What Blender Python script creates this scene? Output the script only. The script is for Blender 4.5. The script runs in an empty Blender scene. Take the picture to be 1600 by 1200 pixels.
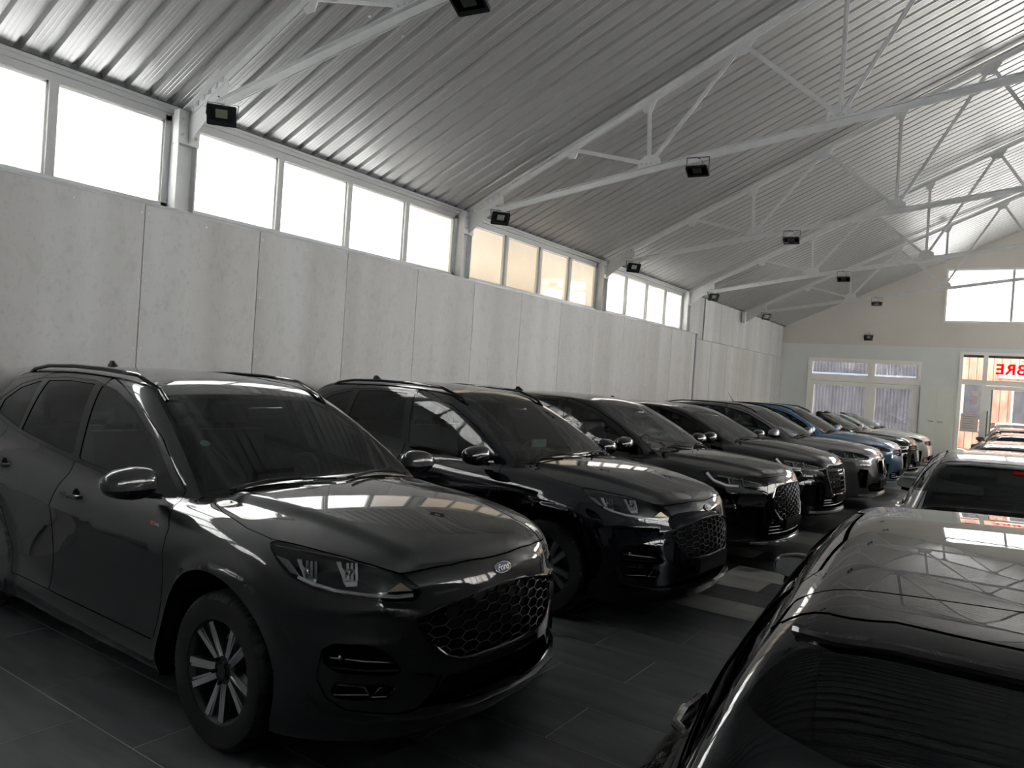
import bpy, bmesh, math, random
import numpy as np
from mathutils import Matrix, Vector
random.seed(7)
C = bpy.data.collections.new('showroom'); bpy.context.scene.collection.children.link(C)
scn = bpy.context.scene
# ---------------------------------------------------------------- camera
cam_d = bpy.data.cameras.new('camera'); cam = bpy.data.objects.new('camera', cam_d); C.objects.link(cam)
yaw, pit, roll, fpx, CH = 0.59744332, -0.00932489, 0.06697192, 1172.44, 1.765
fv = Vector((-math.sin(yaw)*math.cos(pit), math.cos(yaw)*math.cos(pit), math.sin(pit)))
rv = Vector((math.cos(yaw), math.sin(yaw), 0)); uv = rv.cross(fv)
r2 = rv*math.cos(roll)+uv*math.sin(roll); u2 = -rv*math.sin(roll)+uv*math.cos(roll)
cam.matrix_world = Matrix(((r2.x, u2.x, -fv.x, 0), (r2.y, u2.y, -fv.y, 0), (r2.z, u2.z, -fv.z, CH), (0, 0, 0, 1)))
cam_d.sensor_width = 36; cam_d.sensor_fit = 'HORIZONTAL'; cam_d.lens = fpx/1600*36; cam_d.clip_start = .05; cam_d.clip_end = 300
scn.camera = cam
# ---------------------------------------------------------------- light
vs = scn.view_settings; vs.view_transform = 'Standard'; vs.look = 'None'; vs.gamma = 1; vs.use_curve_mapping = False; vs.exposure = 0.0
world = bpy.data.worlds.new('overcast'); scn.world = world; world.use_nodes = True
nt = world.node_tree; bg = nt.nodes['Background']
tc = nt.nodes.new('ShaderNodeTexCoord'); sp = nt.nodes.new('ShaderNodeSeparateXYZ'); cr = nt.nodes.new('ShaderNodeValToRGB')
nt.links.new(tc.outputs['Generated'], sp.inputs[0]); nt.links.new(sp.outputs['Z'], cr.inputs[0]); nt.links.new(cr.outputs[0], bg.inputs[0])
cr.color_ramp.elements[0].color = (.80, .84, .88, 1); cr.color_ramp.elements[0].position = 0.0
cr.color_ramp.elements[1].color = (1.0, 1.0, 1.0, 1); cr.color_ramp.elements[1].position = .6
bg.inputs[1].default_value = 6.0
XL, XR, YN, YF = -6.7, 7.5, -4.6, 26.06
RX, SL = .40, .445                      # ridge x, roof slope
def zroof(x): return 4.13+SL*((x-XL) if x <= RX else (2*RX-XL-x))
def daylight(name, loc, rot, sx, sy, rad, col):
    d = bpy.data.lights.new(name, 'AREA'); d.shape = 'RECTANGLE'; d.size = sx; d.size_y = sy; d.energy = rad*math.pi*sx*sy; d.color = col
    o = bpy.data.objects.new(name, d); o.location = loc; o.rotation_euler = rot; C.objects.link(o); return o
BAYS = [-4.53, -.23, 4.07, 8.40, 12.67, 17.0]
RWIN, GWIN = [21, 18, 16, 16, 17, 20, 24], 50.
LEFT = [(0, 4, 20, (.97, .99, 1)), (4, 8, 20, (.97, .99, 1)), (8, 11, 20, (.97, .99, 1)), (11, 12, 2.0, (1, .92, .82)), (12, 14, 1.1, (1, .84, .62)), (14, 16, 1.5, (1, .90, .74)), (16, 20, 9, (1, .99, .96))]
def ywin(k): return BAYS[k//4]+.16+(BAYS[k//4+1]-BAYS[k//4]-.3)*(k % 4)/4 if k < 20 else BAYS[5]-.14
for a, b, rad, col in LEFT:       # open sky beyond the strip windows, an ochre building behind the fourth bay
    ya, yb = ywin(a), ywin(b)-.04; daylight('daylight_left', (XL-.32, (ya+yb)/2, 3.56), (0, -math.pi/2, 0), .86, yb-ya, rad, col)
RB = BAYS+[21.35, 25.7]; RZ = 2.0
for i in range(7):  # lamps added behind unseen right windows to brighten left wall and far end
    yc = (RB[i]+RB[i+1])/2; daylight('added_daylight_right', (XR+.32, yc, (RZ+4)/2), (0, math.pi/2, 0), 4-RZ-.05, RB[i+1]-RB[i]-.3, RWIN[i], (.98, .99, 1) if i < 3 else (1, .955, .89))
daylight('daylight_gable', (.4, YF+.5, 5.08), (-math.pi/2, 0, 0), 5.0, 1.6, GWIN, (1, 1, 1))
daylight('added_daylight_front', (5.3, YF+.5, 1.9), (-math.pi/2, 0, 0), 4.1, 3.0, 30., (1, .97, .93))  # lamp added beyond unseen front glazing, to light the far roof sheets
# ---------------------------------------------------------------- materials
def mat(name, col, rough=.5, metal=0., coat=0., spec=None, emit=None, alpha=None, bump=None, var=None, crough=.03):
    m = bpy.data.materials.new(name); m.use_nodes = True; N = m.node_tree; b = N.nodes['Principled BSDF']
    b.inputs['Base Color'].default_value = (*col, 1); b.inputs['Roughness'].default_value = rough; b.inputs['Metallic'].default_value = metal
    if coat: b.inputs['Coat IOR'].default_value = 1.55; b.inputs['Coat Weight'].default_value = coat; b.inputs['Coat Roughness'].default_value = crough
    if spec is not None: b.inputs['Specular IOR Level'].default_value = spec
    if emit: b.inputs['Emission Color'].default_value = (*emit[0], 1); b.inputs['Emission Strength'].default_value = emit[1]
    if bump or var:
        t = N.nodes.new('ShaderNodeTexCoord'); n = N.nodes.new('ShaderNodeTexNoise'); mp = N.nodes.new('ShaderNodeMapping')
        oi = N.nodes.new('ShaderNodeObjectInfo'); ad = N.nodes.new('ShaderNodeVectorMath'); ad.operation = 'MULTIPLY_ADD'; ad.inputs[1].default_value = (31, 57, 11)
        N.links.new(oi.outputs['Random'], ad.inputs[0]); N.links.new(t.outputs['Object'], ad.inputs[2]); N.links.new(ad.outputs[0], mp.inputs[0]); N.links.new(mp.outputs[0], n.inputs[0])
        s = (bump or var)[0]; mp.inputs['Scale'].default_value = s if isinstance(s, tuple) else (s, s, s); n.inputs['Scale'].default_value = 1; n.inputs['Detail'].default_value = 6
        if bump:
            bu = N.nodes.new('ShaderNodeBump'); bu.inputs['Strength'].default_value = bump[1]; bu.inputs['Distance'].default_value = .01
            N.links.new(n.outputs[0], bu.inputs['Height']); N.links.new(bu.outputs[0], b.inputs['Normal'])
        if var:
            r = N.nodes.new('ShaderNodeValToRGB'); r.color_ramp.elements[0].position = .35; r.color_ramp.elements[1].position = .68
            r.color_ramp.elements[0].color = (*[c*(1-var[1]) for c in col], 1); r.color_ramp.elements[1].color = (*[c*(1+var[1]) for c in col], 1)
            N.links.new(n.outputs[0], r.inputs[0]); N.links.new(r.outputs[0], b.inputs['Base Color'])
    return m
def glassmat(name, tint, refl=1.0, rough=0.0, haze=None):
    """thin sheet of glass: tinted see-through plus a Fresnel reflection, optional frosting"""
    m = bpy.data.materials.new(name); m.use_nodes = True; N = m.node_tree; N.nodes.clear()
    o = N.nodes.new('ShaderNodeOutputMaterial'); tr = N.nodes.new('ShaderNodeBsdfTransparent'); gl = N.nodes.new('ShaderNodeBsdfGlossy')
    tr.inputs[0].default_value = (*tint, 1); gl.inputs['Roughness'].default_value = rough; gl.inputs[0].default_value = (refl, refl, refl, 1)
    fr = N.nodes.new('ShaderNodeFresnel'); fr.inputs[0].default_value = 1.52; mx = N.nodes.new('ShaderNodeMixShader')
    N.links.new(fr.outputs[0], mx.inputs[0]); N.links.new(gl.outputs[0], mx.inputs[2]); src = tr.outputs[0]
    if haze:
        di = N.nodes.new('ShaderNodeBsdfTranslucent'); di.inputs[0].default_value = (*haze[0], 1); m2 = N.nodes.new('ShaderNodeMixShader'); m2.inputs[0].default_value = haze[1]
        if len(haze) > 2:      # grime growing from noise
            t = N.nodes.new('ShaderNodeTexCoord'); n = N.nodes.new('ShaderNodeTexNoise'); n.inputs['Scale'].default_value = 3.; n.inputs['Detail'].default_value = 8; n.inputs['Roughness'].default_value = .7
            N.links.new(t.outputs['Object'], n.inputs[0]); r = N.nodes.new('ShaderNodeMapRange'); r.inputs[1].default_value = .5; r.inputs[2].default_value = .8; r.inputs[3].default_value = haze[1]; r.inputs[4].default_value = haze[2]
            N.links.new(n.outputs[0], r.inputs[0]); N.links.new(r.outputs[0], m2.inputs[0])
        N.links.new(tr.outputs[0], m2.inputs[1]); N.links.new(di.outputs[0], m2.inputs[2]); src = m2.outputs[0]
    N.links.new(src, mx.inputs[1]); N.links.new(mx.outputs[0], o.inputs[0]); return m
def concrete_mat():
    m = bpy.data.materials.new('cement_board'); m.use_nodes = True; N = m.node_tree; b = N.nodes['Principled BSDF']; L = N.links
    t = N.nodes.new('ShaderNodeTexCoord'); oi = N.nodes.new('ShaderNodeObjectInfo')
    ad = N.nodes.new('ShaderNodeVectorMath'); ad.operation = 'MULTIPLY_ADD'; L.new(oi.outputs['Random'], ad.inputs[0]); ad.inputs[1].default_value = (13, 37, 5); L.new(t.outputs['Object'], ad.inputs[2])
    def noise(sc, det, rough=.5):
        mp = N.nodes.new('ShaderNodeMapping'); mp.inputs['Scale'].default_value = sc; L.new(ad.outputs[0], mp.inputs[0])
        n = N.nodes.new('ShaderNodeTexNoise'); n.inputs['Scale'].default_value = 1; n.inputs['Detail'].default_value = det; n.inputs['Roughness'].default_value = rough; L.new(mp.outputs[0], n.inputs[0]); return n.outputs[0]
    def ramp(s, p0, c0, p1, c1):
        r = N.nodes.new('ShaderNodeValToRGB'); e = r.color_ramp.elements; e[0].position = p0; e[0].color = (*c0, 1); e[1].position = p1; e[1].color = (*c1, 1); L.new(s, r.inputs[0]); return r.outputs[0]
    def mul(a, c, f=1.):
        x = N.nodes.new('ShaderNodeMix'); x.data_type = 'RGBA'; x.blend_type = 'MULTIPLY'; x.inputs[0].default_value = f; L.new(a, x.inputs[6]); L.new(c, x.inputs[7]); return x.outputs[2]
    a = ramp(noise((2., 2.1, .10), 1.5), .36, (.41, .405, .40), .68, (.505, .515, .52))
    c = mul(a, ramp(noise((7, 7, 5), 8, .7), .30, (.88, .88, .88), .5, (1, 1, 1)))
    c = mul(c, ramp(noise((22, 22, 14), 4, .6), .36, (.86, .86, .85), .44, (1, 1, 1)), .6)
    L.new(c, b.inputs['Base Color']); b.inputs['Roughness'].default_value = .55; return m
def sheet_mat():
    m = mat('galvanised_sheet', (.47, .472, .476), .40, .48); N = m.node_tree; b = N.nodes['Principled BSDF']
    t = N.nodes.new('ShaderNodeTexCoord'); n = N.nodes.new('ShaderNodeTexNoise'); mp = N.nodes.new('ShaderNodeMapping'); mp.inputs['Scale'].default_value = (1.2, 5, 1); n.inputs['Detail'].default_value = 5; n.inputs['Scale'].default_value = 1.5
    N.links.new(t.outputs['Object'], mp.inputs[0]); N.links.new(mp.outputs[0], n.inputs[0])
    r = N.nodes.new('ShaderNodeMapRange'); r.inputs[3].default_value = .31; r.inputs[4].default_value = .45; N.links.new(n.outputs[0], r.inputs[0]); N.links.new(r.outputs[0], b.inputs['Roughness']); return m
M = dict(
 board=concrete_mat(), sheet=sheet_mat(),
 steel=mat('painted_steel', (.64, .65, .655), .45, var=(6, .05)), frame=mat('window_frame_grey', (.44, .45, .45), .4),
 white=mat('white_frame', (.90, .89, .84), .4), dark=mat('dark_edge', (.06, .06, .065), .5), trim=mat('cap_trim', (.30, .31, .33), .4, .5),
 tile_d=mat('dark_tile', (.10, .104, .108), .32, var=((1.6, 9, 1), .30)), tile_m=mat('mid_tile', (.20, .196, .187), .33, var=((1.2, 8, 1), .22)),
 tile_l=mat('light_tile', (.40, .39, .37), .34, var=((1.2, 8, 1), .14)), grout=mat('grout', (.46, .45, .42), .8), ground=mat('grey_screed', (.22, .22, .21), .7, var=(1, .1)),
 wallup=mat('upper_plaster', (.64, .61, .57), .8, var=(.8, .03)), walllow=mat('lower_plaster', (.70, .73, .71), .6, var=(.8, .03)),
 screw=mat('screw_head', (.62, .62, .60), .35, .6), cupboard=mat('cupboard_front', (.74, .76, .70), .35), bolt=mat('bolt', (.55, .56, .57), .35, .5),
 frost=glassmat('frosted_pane', (.82, .84, .85), 1, .05, ((.93, .92, .90), .80, .88)), clear=glassmat('clear_pane', (.92, .93, .93)),
 lampbody=mat('lamp_housing', (.012, .014, .016), .35), led=mat('led_plate', (.55, .56, .45), .4), red=glassmat('red_letters', (.9, .01, .05), .3, .3, ((.9, .004, .05), .6)), paper=glassmat('paper', (0, 0, 0), .2, .5, ((.95, .95, .93), 1.0)), backplaster=mat('rear_plaster', (.16, .16, .16), .8), ink=mat('ink', (.35, .35, .36), .8),
 # cars
 grey_paint=mat('graphite_paint', (.019, .019, .020), .45, .12, 1., spec=.08, crough=.006), black_paint=mat('blue_black_paint', (.0022, .003, .006), .4, 0, 1., spec=.05, crough=.006),
 pure_black=mat('black_paint', (.003, .003, .0035), .4, 0, 1., spec=.05, crough=.01), mid_grey=mat('storm_grey_paint', (.105, .105, .11), .32, .55, 1., crough=.03),
 blue=mat('blue_paint', (.06, .14, .25), .35, .3, 1.), white_paint=mat('pearl_white_paint', (.80, .81, .78), .35, .0, 1.), silver=mat('silver_paint', (.33, .34, .35), .30, .6, 1.), brown=mat('dark_brown_paint', (.014, .012, .012), .45, 0, 1., spec=.05, crough=.006), red_paint=mat('red_car_paint', (.45, .02, .03), .3, 0, 1.),
 gloss=mat('gloss_black', (.003, .003, .004), .06, 0), plastic=mat('black_plastic', (.010, .010, .011), .6, spec=.15), rubber=mat('tyre_rubber', (.010, .010, .010), .62, spec=.35), liner=mat('arch_liner', (.004, .004, .004), .95, spec=.1),
 chrome=mat('chrome', (.62, .63, .65), .12, 1.), dchrome=mat('dark_chrome', (.42, .42, .43), .22, 1.), rim=mat('machined_rim', (.60, .61, .63), .28, 1.), rimdark=mat('dark_rim', (.018, .018, .02), .35, .4), disc=mat('brake_disc', (.22, .21, .20), .4, 1.),
 glass=glassmat('car_glass', (.42, .50, .47)), priv=glassmat('privacy_glass', (.022, .022, .028), .65), lens=glassmat('lamp_lens', (.90, .91, .92)), bowl=mat('lamp_bowl', (.02, .021, .023), .25, .5), refl=mat('lamp_reflector', (.86, .87, .88), .2, .6), drl=mat('light_guide', (.95, .95, .97), .4), marker=mat('lamp_marker', (.36, .38, .40), .35), amber=mat('turn_bulb', (.42, .34, .20), .3, .3),
 seat=mat('seat_fabric', (.030, .030, .033), .85), dash=mat('dashboard', (.022, .024, .025), .65), tail=mat('tail_lamp_red', (.30, .006, .012), .15, 0, 1.), blueoval=mat('emblem_blue', (.02, .035, .14), .3), sticker=mat('sticker', (.45, .62, .52), .5), paperg=mat('price_sheet', (.50, .66, .62), .7), redtrim=mat('red_badge', (.22, .02, .02), .4),
 # outside
 brick=mat('orange_cladding', (.70, .36, .26), .8, var=((3, 3, 1), .35)), pale=mat('pale_render', (.72, .66, .55), .8), lilac=mat('lilac_fibre_sheet', (.10, .095, .11), .7, var=((4, 4, 2), .2)), yard=mat('yard_paving', (.55, .52, .47), .8), ochre=mat('ochre_render', (.86, .66, .42), .9, var=((.5, .5, .5), .12)), bark=mat('bark', (.30, .22, .17), .9), lightblue=mat('pale_blue_band', (.20, .24, .28), .6))
# ---------------------------------------------------------------- helpers
def mkmesh(name, v, f, m, normals=None, smooth=False):
    me = bpy.data.meshes.new(name); me.from_pydata([tuple(a) for a in v], [], f); me.validate(); me.update()
    me.materials.append(m)
    if smooth or normals is not None: me.polygons.foreach_set('use_smooth', [True]*len(me.polygons))
    if normals is not None: me.normals_split_custom_set_from_vertices([tuple(a) for a in normals])
    return me
def link(name, me, parent=None, loc=None, **props):
    o = bpy.data.objects.new(name, me); C.objects.link(o)
    if parent: o.parent = parent
    if loc is not None: o.location = loc
    for k, v in props.items(): o[k] = v
    return o
def thing(name, label, cat, loc=(0, 0, 0), rz=0, group=None, **kw):
    o = bpy.data.objects.new(name, None); C.objects.link(o); o.location = loc; o.rotation_euler = (0, 0, rz); o.empty_display_size = .1
    if label: o['label'] = label
    if cat: o['category'] = cat
    if group: o['group'] = group
    for k, v in kw.items(): o[k] = v
    return o
def struct(name, loc=(0, 0, 0)): return thing(name, None, None, loc, kind='structure')
class MB:
    """collects simple solids into one mesh"""
    def __init__(s): s.v = []; s.f = []
    def add(s, v, f): k = len(s.v); s.v += [tuple(a) for a in v]; s.f += [[i+k for i in q] for q in f]; return s
    def box(s, a, b):
        (x0, y0, z0), (x1, y1, z1) = a, b
        return s.add([(x0, y0, z0), (x1, y0, z0), (x1, y1, z0), (x0, y1, z0), (x0, y0, z1), (x1, y0, z1), (x1, y1, z1), (x0, y1, z1)], [(3, 2, 1, 0), (4, 5, 6, 7), (0, 1, 5, 4), (1, 2, 6, 5), (2, 3, 7, 6), (3, 0, 4, 7)])
    def bar(s, p, q, w, h, up=(0, 0, 1)):
        p, q = Vector(p), Vector(q); d = (q-p).normalized(); u = Vector(up); sd = d.cross(u)
        if sd.length < 1e-4: sd = d.cross(Vector((1, 0, 0)))
        sd.normalize(); u = sd.cross(d); sd = sd*(w/2); u = u*(h/2)
        return s.add([p-sd-u, p+sd-u, p+sd+u, p-sd+u, q-sd-u, q+sd-u, q+sd+u, q-sd+u], [(0, 1, 2, 3), (7, 6, 5, 4), (4, 5, 1, 0), (5, 6, 2, 1), (6, 7, 3, 2), (7, 4, 0, 3)])
    def prism(s, poly, axis, a, b):
        """extrude a 2-D polygon along axis (0 x,1 y,2 z) between a and b"""
        o = [i for i in range(3) if i != axis]; n = len(poly); v = []
        for t in (a, b):
            for p in poly:
                c = [0, 0, 0]; c[axis] = t; c[o[0]] = p[0]; c[o[1]] = p[1]; v.append(c)
        return s.add(v, [list(range(n))[::-1], list(range(n, 2*n))]+[(i, (i+1) % n, n+(i+1) % n, n+i) for i in range(n)])
    def tube(s, pts, r, n=8, closed=False):
        P = [Vector(p) for p in pts]; m = len(P); rings = []
        ref = Vector((0, 0, 1))
        for i in range(m):
            d = (P[(i+1) % m]-P[i-1]) if (closed or 0 < i < m-1) else (P[1]-P[0] if i == 0 else P[-1]-P[-2])
            d.normalize(); a = d.cross(ref)
            if a.length < .05: a = d.cross(Vector((1, 0, 0)))
            a.normalize(); b = a.cross(d); rr = r[i] if isinstance(r, (list, tuple)) else r
            rings += [P[i]+a*math.cos(2*math.pi*k/n)*rr+b*math.sin(2*math.pi*k/n)*rr for k in range(n)]
        f = [(i*n+k, i*n+(k+1) % n, ((i+1) % m)*n+(k+1) % n, ((i+1) % m)*n+k) for i in range(m if closed else m-1) for k in range(n)]
        if not closed: f += [list(range(n))[::-1], list(range((m-1)*n, m*n))]
        return s.add(rings, f)
    def lathe(s, prof, c, n=24, axis=1, cap=False):
        """revolve (r, t) profile about an axis through c"""
        v = []; o = [i for i in range(3) if i != axis]
        for r, t in prof:
            for k in range(n):
                q = [0, 0, 0]; q[axis] = c[axis]+t; q[o[0]] = c[o[0]]+r*math.cos(2*math.pi*k/n); q[o[1]] = c[o[1]]+r*math.sin(2*math.pi*k/n); v.append(q)
        m = len(prof); f = [(i*n+k, (i+1)*n+k, (i+1)*n+(k+1) % n, i*n+(k+1) % n) for i in range(m-1) for k in range(n)]
        if cap: f += [list(range(n)), list(range((m-1)*n, m*n))[::-1]]
        return s.add(v, f)
    def mesh(s, name, m, smooth=False, ang=None, fix=True):
        me = mkmesh(name, s.v, s.f, m, smooth=smooth)
        if fix:
            bm = bmesh.new(); bm.from_mesh(me); bmesh.ops.recalc_face_normals(bm, faces=bm.faces); bm.to_mesh(me); bm.free()
        if ang: me.set_sharp_from_angle(angle=ang)
        return me
    def build(s, name, m, parent=None, smooth=False, ang=None, **kw):
        if smooth and ang is None: ang = .6
        return link(name, s.mesh(name, m, smooth, ang), parent, **kw)
def skin_obj(name, sk, m, parent, rim=0., **kw):
    if not len(sk.f): return None
    if rim: sk = sk.join(sk.rim(rim))
    f = [q if q[3] >= 0 else q[:3] for q in sk.f.tolist()]; f = [q for q in f if min(q) >= 0 and len(set(q)) == len(q)]
    if not f: return None
    return link(name, mkmesh(name, sk.v, f, m, normals=np.nan_to_num(sk.n, nan=1.)), parent, **kw)
# ---------------------------------------------------------------- floor
fl = struct('floor')
MB().box((XL-.4, YN, -.06), (XR+.3, YF+.2, -.0015)).build('screed', M['grout'], fl)
TY, TX = .449, .893; tmesh = {k: MB().box((.003, .003, -.012), (TX-.003, TY-.003, 0)).mesh('tile', M[k]) for k in ('tile_d', 'tile_m', 'tile_l')}
rows = []
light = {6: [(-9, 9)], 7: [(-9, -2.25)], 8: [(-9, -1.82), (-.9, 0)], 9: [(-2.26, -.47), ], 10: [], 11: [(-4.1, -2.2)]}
cand = []
y0 = 3.21-.449*18
for j in range(int((YF-y0)/TY)+1):
    y = y0+j*TY; row = j-18            # row 0 starts at y=3.21
    off = -1.845 if row % 2 == 0 else -2.285
    for i in range(-6, 10):
        x = off+i*TX
        if x < XL-.1 or x > XR: continue
        k = 'tile_d'
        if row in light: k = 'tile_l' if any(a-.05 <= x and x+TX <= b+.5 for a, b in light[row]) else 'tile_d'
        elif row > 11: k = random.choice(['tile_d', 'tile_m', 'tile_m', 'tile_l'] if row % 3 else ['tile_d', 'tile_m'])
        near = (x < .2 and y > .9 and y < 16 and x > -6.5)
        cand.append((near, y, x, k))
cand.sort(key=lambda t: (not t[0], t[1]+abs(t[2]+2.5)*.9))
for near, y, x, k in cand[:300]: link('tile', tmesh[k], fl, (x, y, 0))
for k in tmesh:
    rest = MB()
    for near, y, x, kk in cand[300:]:
        if kk == k and y+TY < YF+.1: rest.box((x+.0025, y+.0025, -.012), (x+TX-.0025, y+TY-.0025, 0))
    link('tile_field', rest.mesh('tile_field', M[k], fix=False), fl, kind='stuff')
# ---------------------------------------------------------------- left wall: cement boards, windows
WT = 3.13; wl = struct('wall_left')
MB().box((XL-.30, YN, 0), (XL-.05, 17.0, WT)).box((XL-.30, 17.0, 0), (XL-.12, YF+.2, 4.06)).build('backing', M['dark'], wl)
PW = 1.246; s0 = 3.73-PW*7
pm = MB().box((-.03, .004, .02), (0, PW-.004, WT-.02)).mesh('panel', M['board'])
sm = MB()
for z in (.5, 1.15, 1.8, 2.42, 3.03):
    for y in (.035, PW-.035): sm.lathe([(.011, 0), (.010, .004), (.001, .006)], (0, y, z), 8, 0)
sm.lathe([(.011, 0), (.010, .004), (.001, .006)], (0, PW/2, 3.03), 8, 0)
sm = sm.mesh('screw_heads', M['screw'], fix=True)
k = 0
for i in range(19):
    y = s0+i*PW
    if y+PW > 17.75: break
    p = link('panel', pm, wl, (XL, y, 0)); link('screw_heads', sm, p, kind='stuff')
yend = s0+i*PW
if 17.68-yend > .1: MB().box((XL-.03, yend+.004, .02), (XL, 17.68, WT-.02)).build('panel', M['board'], wl)
t = MB().box((XL-.06, YN, WT-.02), (XL+.004, 17.72, WT+.005)).build('trim_1', M['trim']); t['kind'] = 'structure'
t = MB().box((XL-.12, 17.68, 0), (XL+.03, 17.76, WT)).build('trim_2', M['trim']); t['kind'] = 'structure'
fy = 17.78; XB = XL-.07
for i in range(7):
    y1 = min(fy+PW, YF)
    MB().box((XB-.03, fy+.004, .02), (XB, y1-.004, 3.02)).build('panel', M['board'], wl)
    ys = fy-(.62 if i else .7); MB().box((XB-.03, max(ys, 17.1)+.004, 3.03), (XB, min(ys+PW, YF)-.004, 4.07)).build('panel', M['board'], wl)
    f2 = MB()
    for z in (1.2, 1.8, 2.4, 2.95, 3.1, 3.7):
        for dy in (.035, .62): f2.lathe([(.011, 0), (.010, .004), (.001, .006)], (XB, fy+dy, z), 6, 0)
    f2.build('screw_heads', M['screw'], wl, kind='stuff')
    fy += PW
    if y1 >= YF: break
def side_window(n, xw, ya, yb, s, z0=WT):
    """strip window between two columns; s=+1 left wall, -1 right wall"""
    w = struct('window_%d' % n, (xw, 0, 0)); z1 = 4.0; n_p = 4; a, b = ya+.16, yb-.14; W = (b-a)/n_p
    d = .05
    MB().box((-d, a-.05, z1-.05), (d, b+.05, z1+.02)).box((-d, a-.05, z0), (d, b+.05, z0+.05)).box((-d, a-.05, z0), (d, a+.02, z1)).box((-d, b-.02, z0), (d, b+.05, z1)).build('window_frame', M['frame'], w)
    for i in range(n_p):
        y = a+i*W
        if i: MB().box((-d-.01, y-.035, z0+.05), (d+.012, y+.035, z1-.05)).build('mullion', M['frame'], w)
        e0, e1 = y+(.035 if i else .02), y+W-(.035 if i < n_p-1 else .02)
        MB().box((-d+.01, e0, z0+.05), (d-.02, e0+.018, z1-.05)).box((-d+.01, e1-.018, z0+.05), (d-.02, e1, z1-.05)).box((-d+.01, e0, z1-.072), (d-.02, e1, z1-.05)).build('sash', M['white'], w)
        MB().box((-.008, e0+.016, z0+.05), (.0, e1-.016, z1-.07)).build('pane', M['frost'], w)
for i in range(5): side_window(i+1, XL-.12, BAYS[i], BAYS[i+1], 1)
for i in range(7): side_window(i+20, XR+.12, RB[i], RB[i+1], -1, RZ)  # unseen right windows, added as openings for the lamps on that side
t = MB().box((XL-.12, YN, 4.07), (XL-.05, YF, 4.15)).box((XR+.05, YN, 4.07), (XR+.12, YF, 4.15)).build('trim_5', M['dark']); t['kind'] = 'structure'  # dark strip added to keep window light out of the rib ends
for nm, x, s in (('trim_3', XL-.1, 1), ('trim_4', XR+.1, -1)):
    t = MB().box((x-.08, YN, 4.02), (x+.06, 17.05, 4.075)).box((x-.10, YN, 4.06), (x+.085, 17.05, 4.085)).build(nm, M['frame']); t['kind'] = 'structure'
# columns: H sections
for j, y in enumerate([-.23, 4.07, 8.40, 12.67, 17.0]):
    for side, x in ((1, XL-.02), (-1, XR+.02)):
        m = MB(); d = .16*side
        m.box((min(x-d/2, x+d/2), y-.10, 0 if side < 0 else WT), (max(x-d/2, x+d/2), y-.088, 4.03)).box((min(x-d/2, x+d/2), y+.088, 0 if side < 0 else WT), (max(x-d/2, x+d/2), y+.10, 4.03)).box((x-.006, y-.09, 0 if side < 0 else WT), (x+.006, y+.09, 4.03))
        o = m.build('trim_%d' % (10+j+(10 if side < 0 else 0)), M['steel']); o['kind'] = 'structure'
# right, rear and far walls (the first two are out of view)
wr = MB().box((XR+.05, YN, 0), (XR+.3, YF+.2, RZ)).box((XR+.05, 25.7, RZ), (XR+.3, YF+.2, 4.07)).box((XR+.05, YN, 4.0), (XR+.3, YF+.2, 4.07)).build('wall_right', M['walllow']); wr['kind'] = 'structure'
zl = zroof(XL-.3)+.02
g = [(XL-.3, 0), (XR+.3, 0), (XR+.3, zl), (RX, zroof(RX)+.05), (XL-.3, zl)]
o = MB().prism(g, 1, YN-.2, YN).build('wall_back', M['backplaster']); o['kind'] = 'structure'
wf = struct('wall_far')
WA = (-5.92, -2.62, 3.08); WE = (-1.62, 2.9, 3.42); GW = (-2.12, 2.92, 4.28, 5.90); zs = 3.53
lo = MB()
for a, b, c, d in ((XL-.3, WA[0], 0, zs), (WA[0], WA[1], WA[2], zs), (WA[1], WE[0], 0, zs), (WE[0], WE[1], WE[2], zs), (WE[1], 3.2, 0, zs), (7.4, XR+.3, 0, zs), (3.2, 7.4, 3.45, zs)): lo.box((a, YF, c), (b, YF+.25, d))
lo.build('lower_wall', M['walllow'], wf)
up = MB(); e = .012
up.box((GW[0], YF+e, zs), (GW[1], YF+.25, GW[2]))
for a, b in ((XL-.3, GW[0]), (GW[1], XR+.3)): up.prism([(a, zs), (b, zs), (b, zroof(b)+.06), (a, zroof(a)+.06)], 1, YF+e, YF+.25)
up.prism([(GW[0], GW[3]), (GW[1], GW[3]), (GW[1], zroof(GW[1])+.06), (RX, zroof(RX)+.06), (GW[0], zroof(GW[0])+.06)], 1, YF+e, YF+.25)
up.build('upper_wall', M['wallup'], wf)
def frame_rect(m, x0, x1, z0, z1, w, ya, yb):
    m.box((x0, ya, z0), (x0+w, yb, z1)).box((x1-w, ya, z0), (x1, yb, z1)).box((x0+w, ya, z1-w), (x1-w, yb, z1)).box((x0+w, ya, z0), (x1-w, yb, z0+w)); return m
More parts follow.
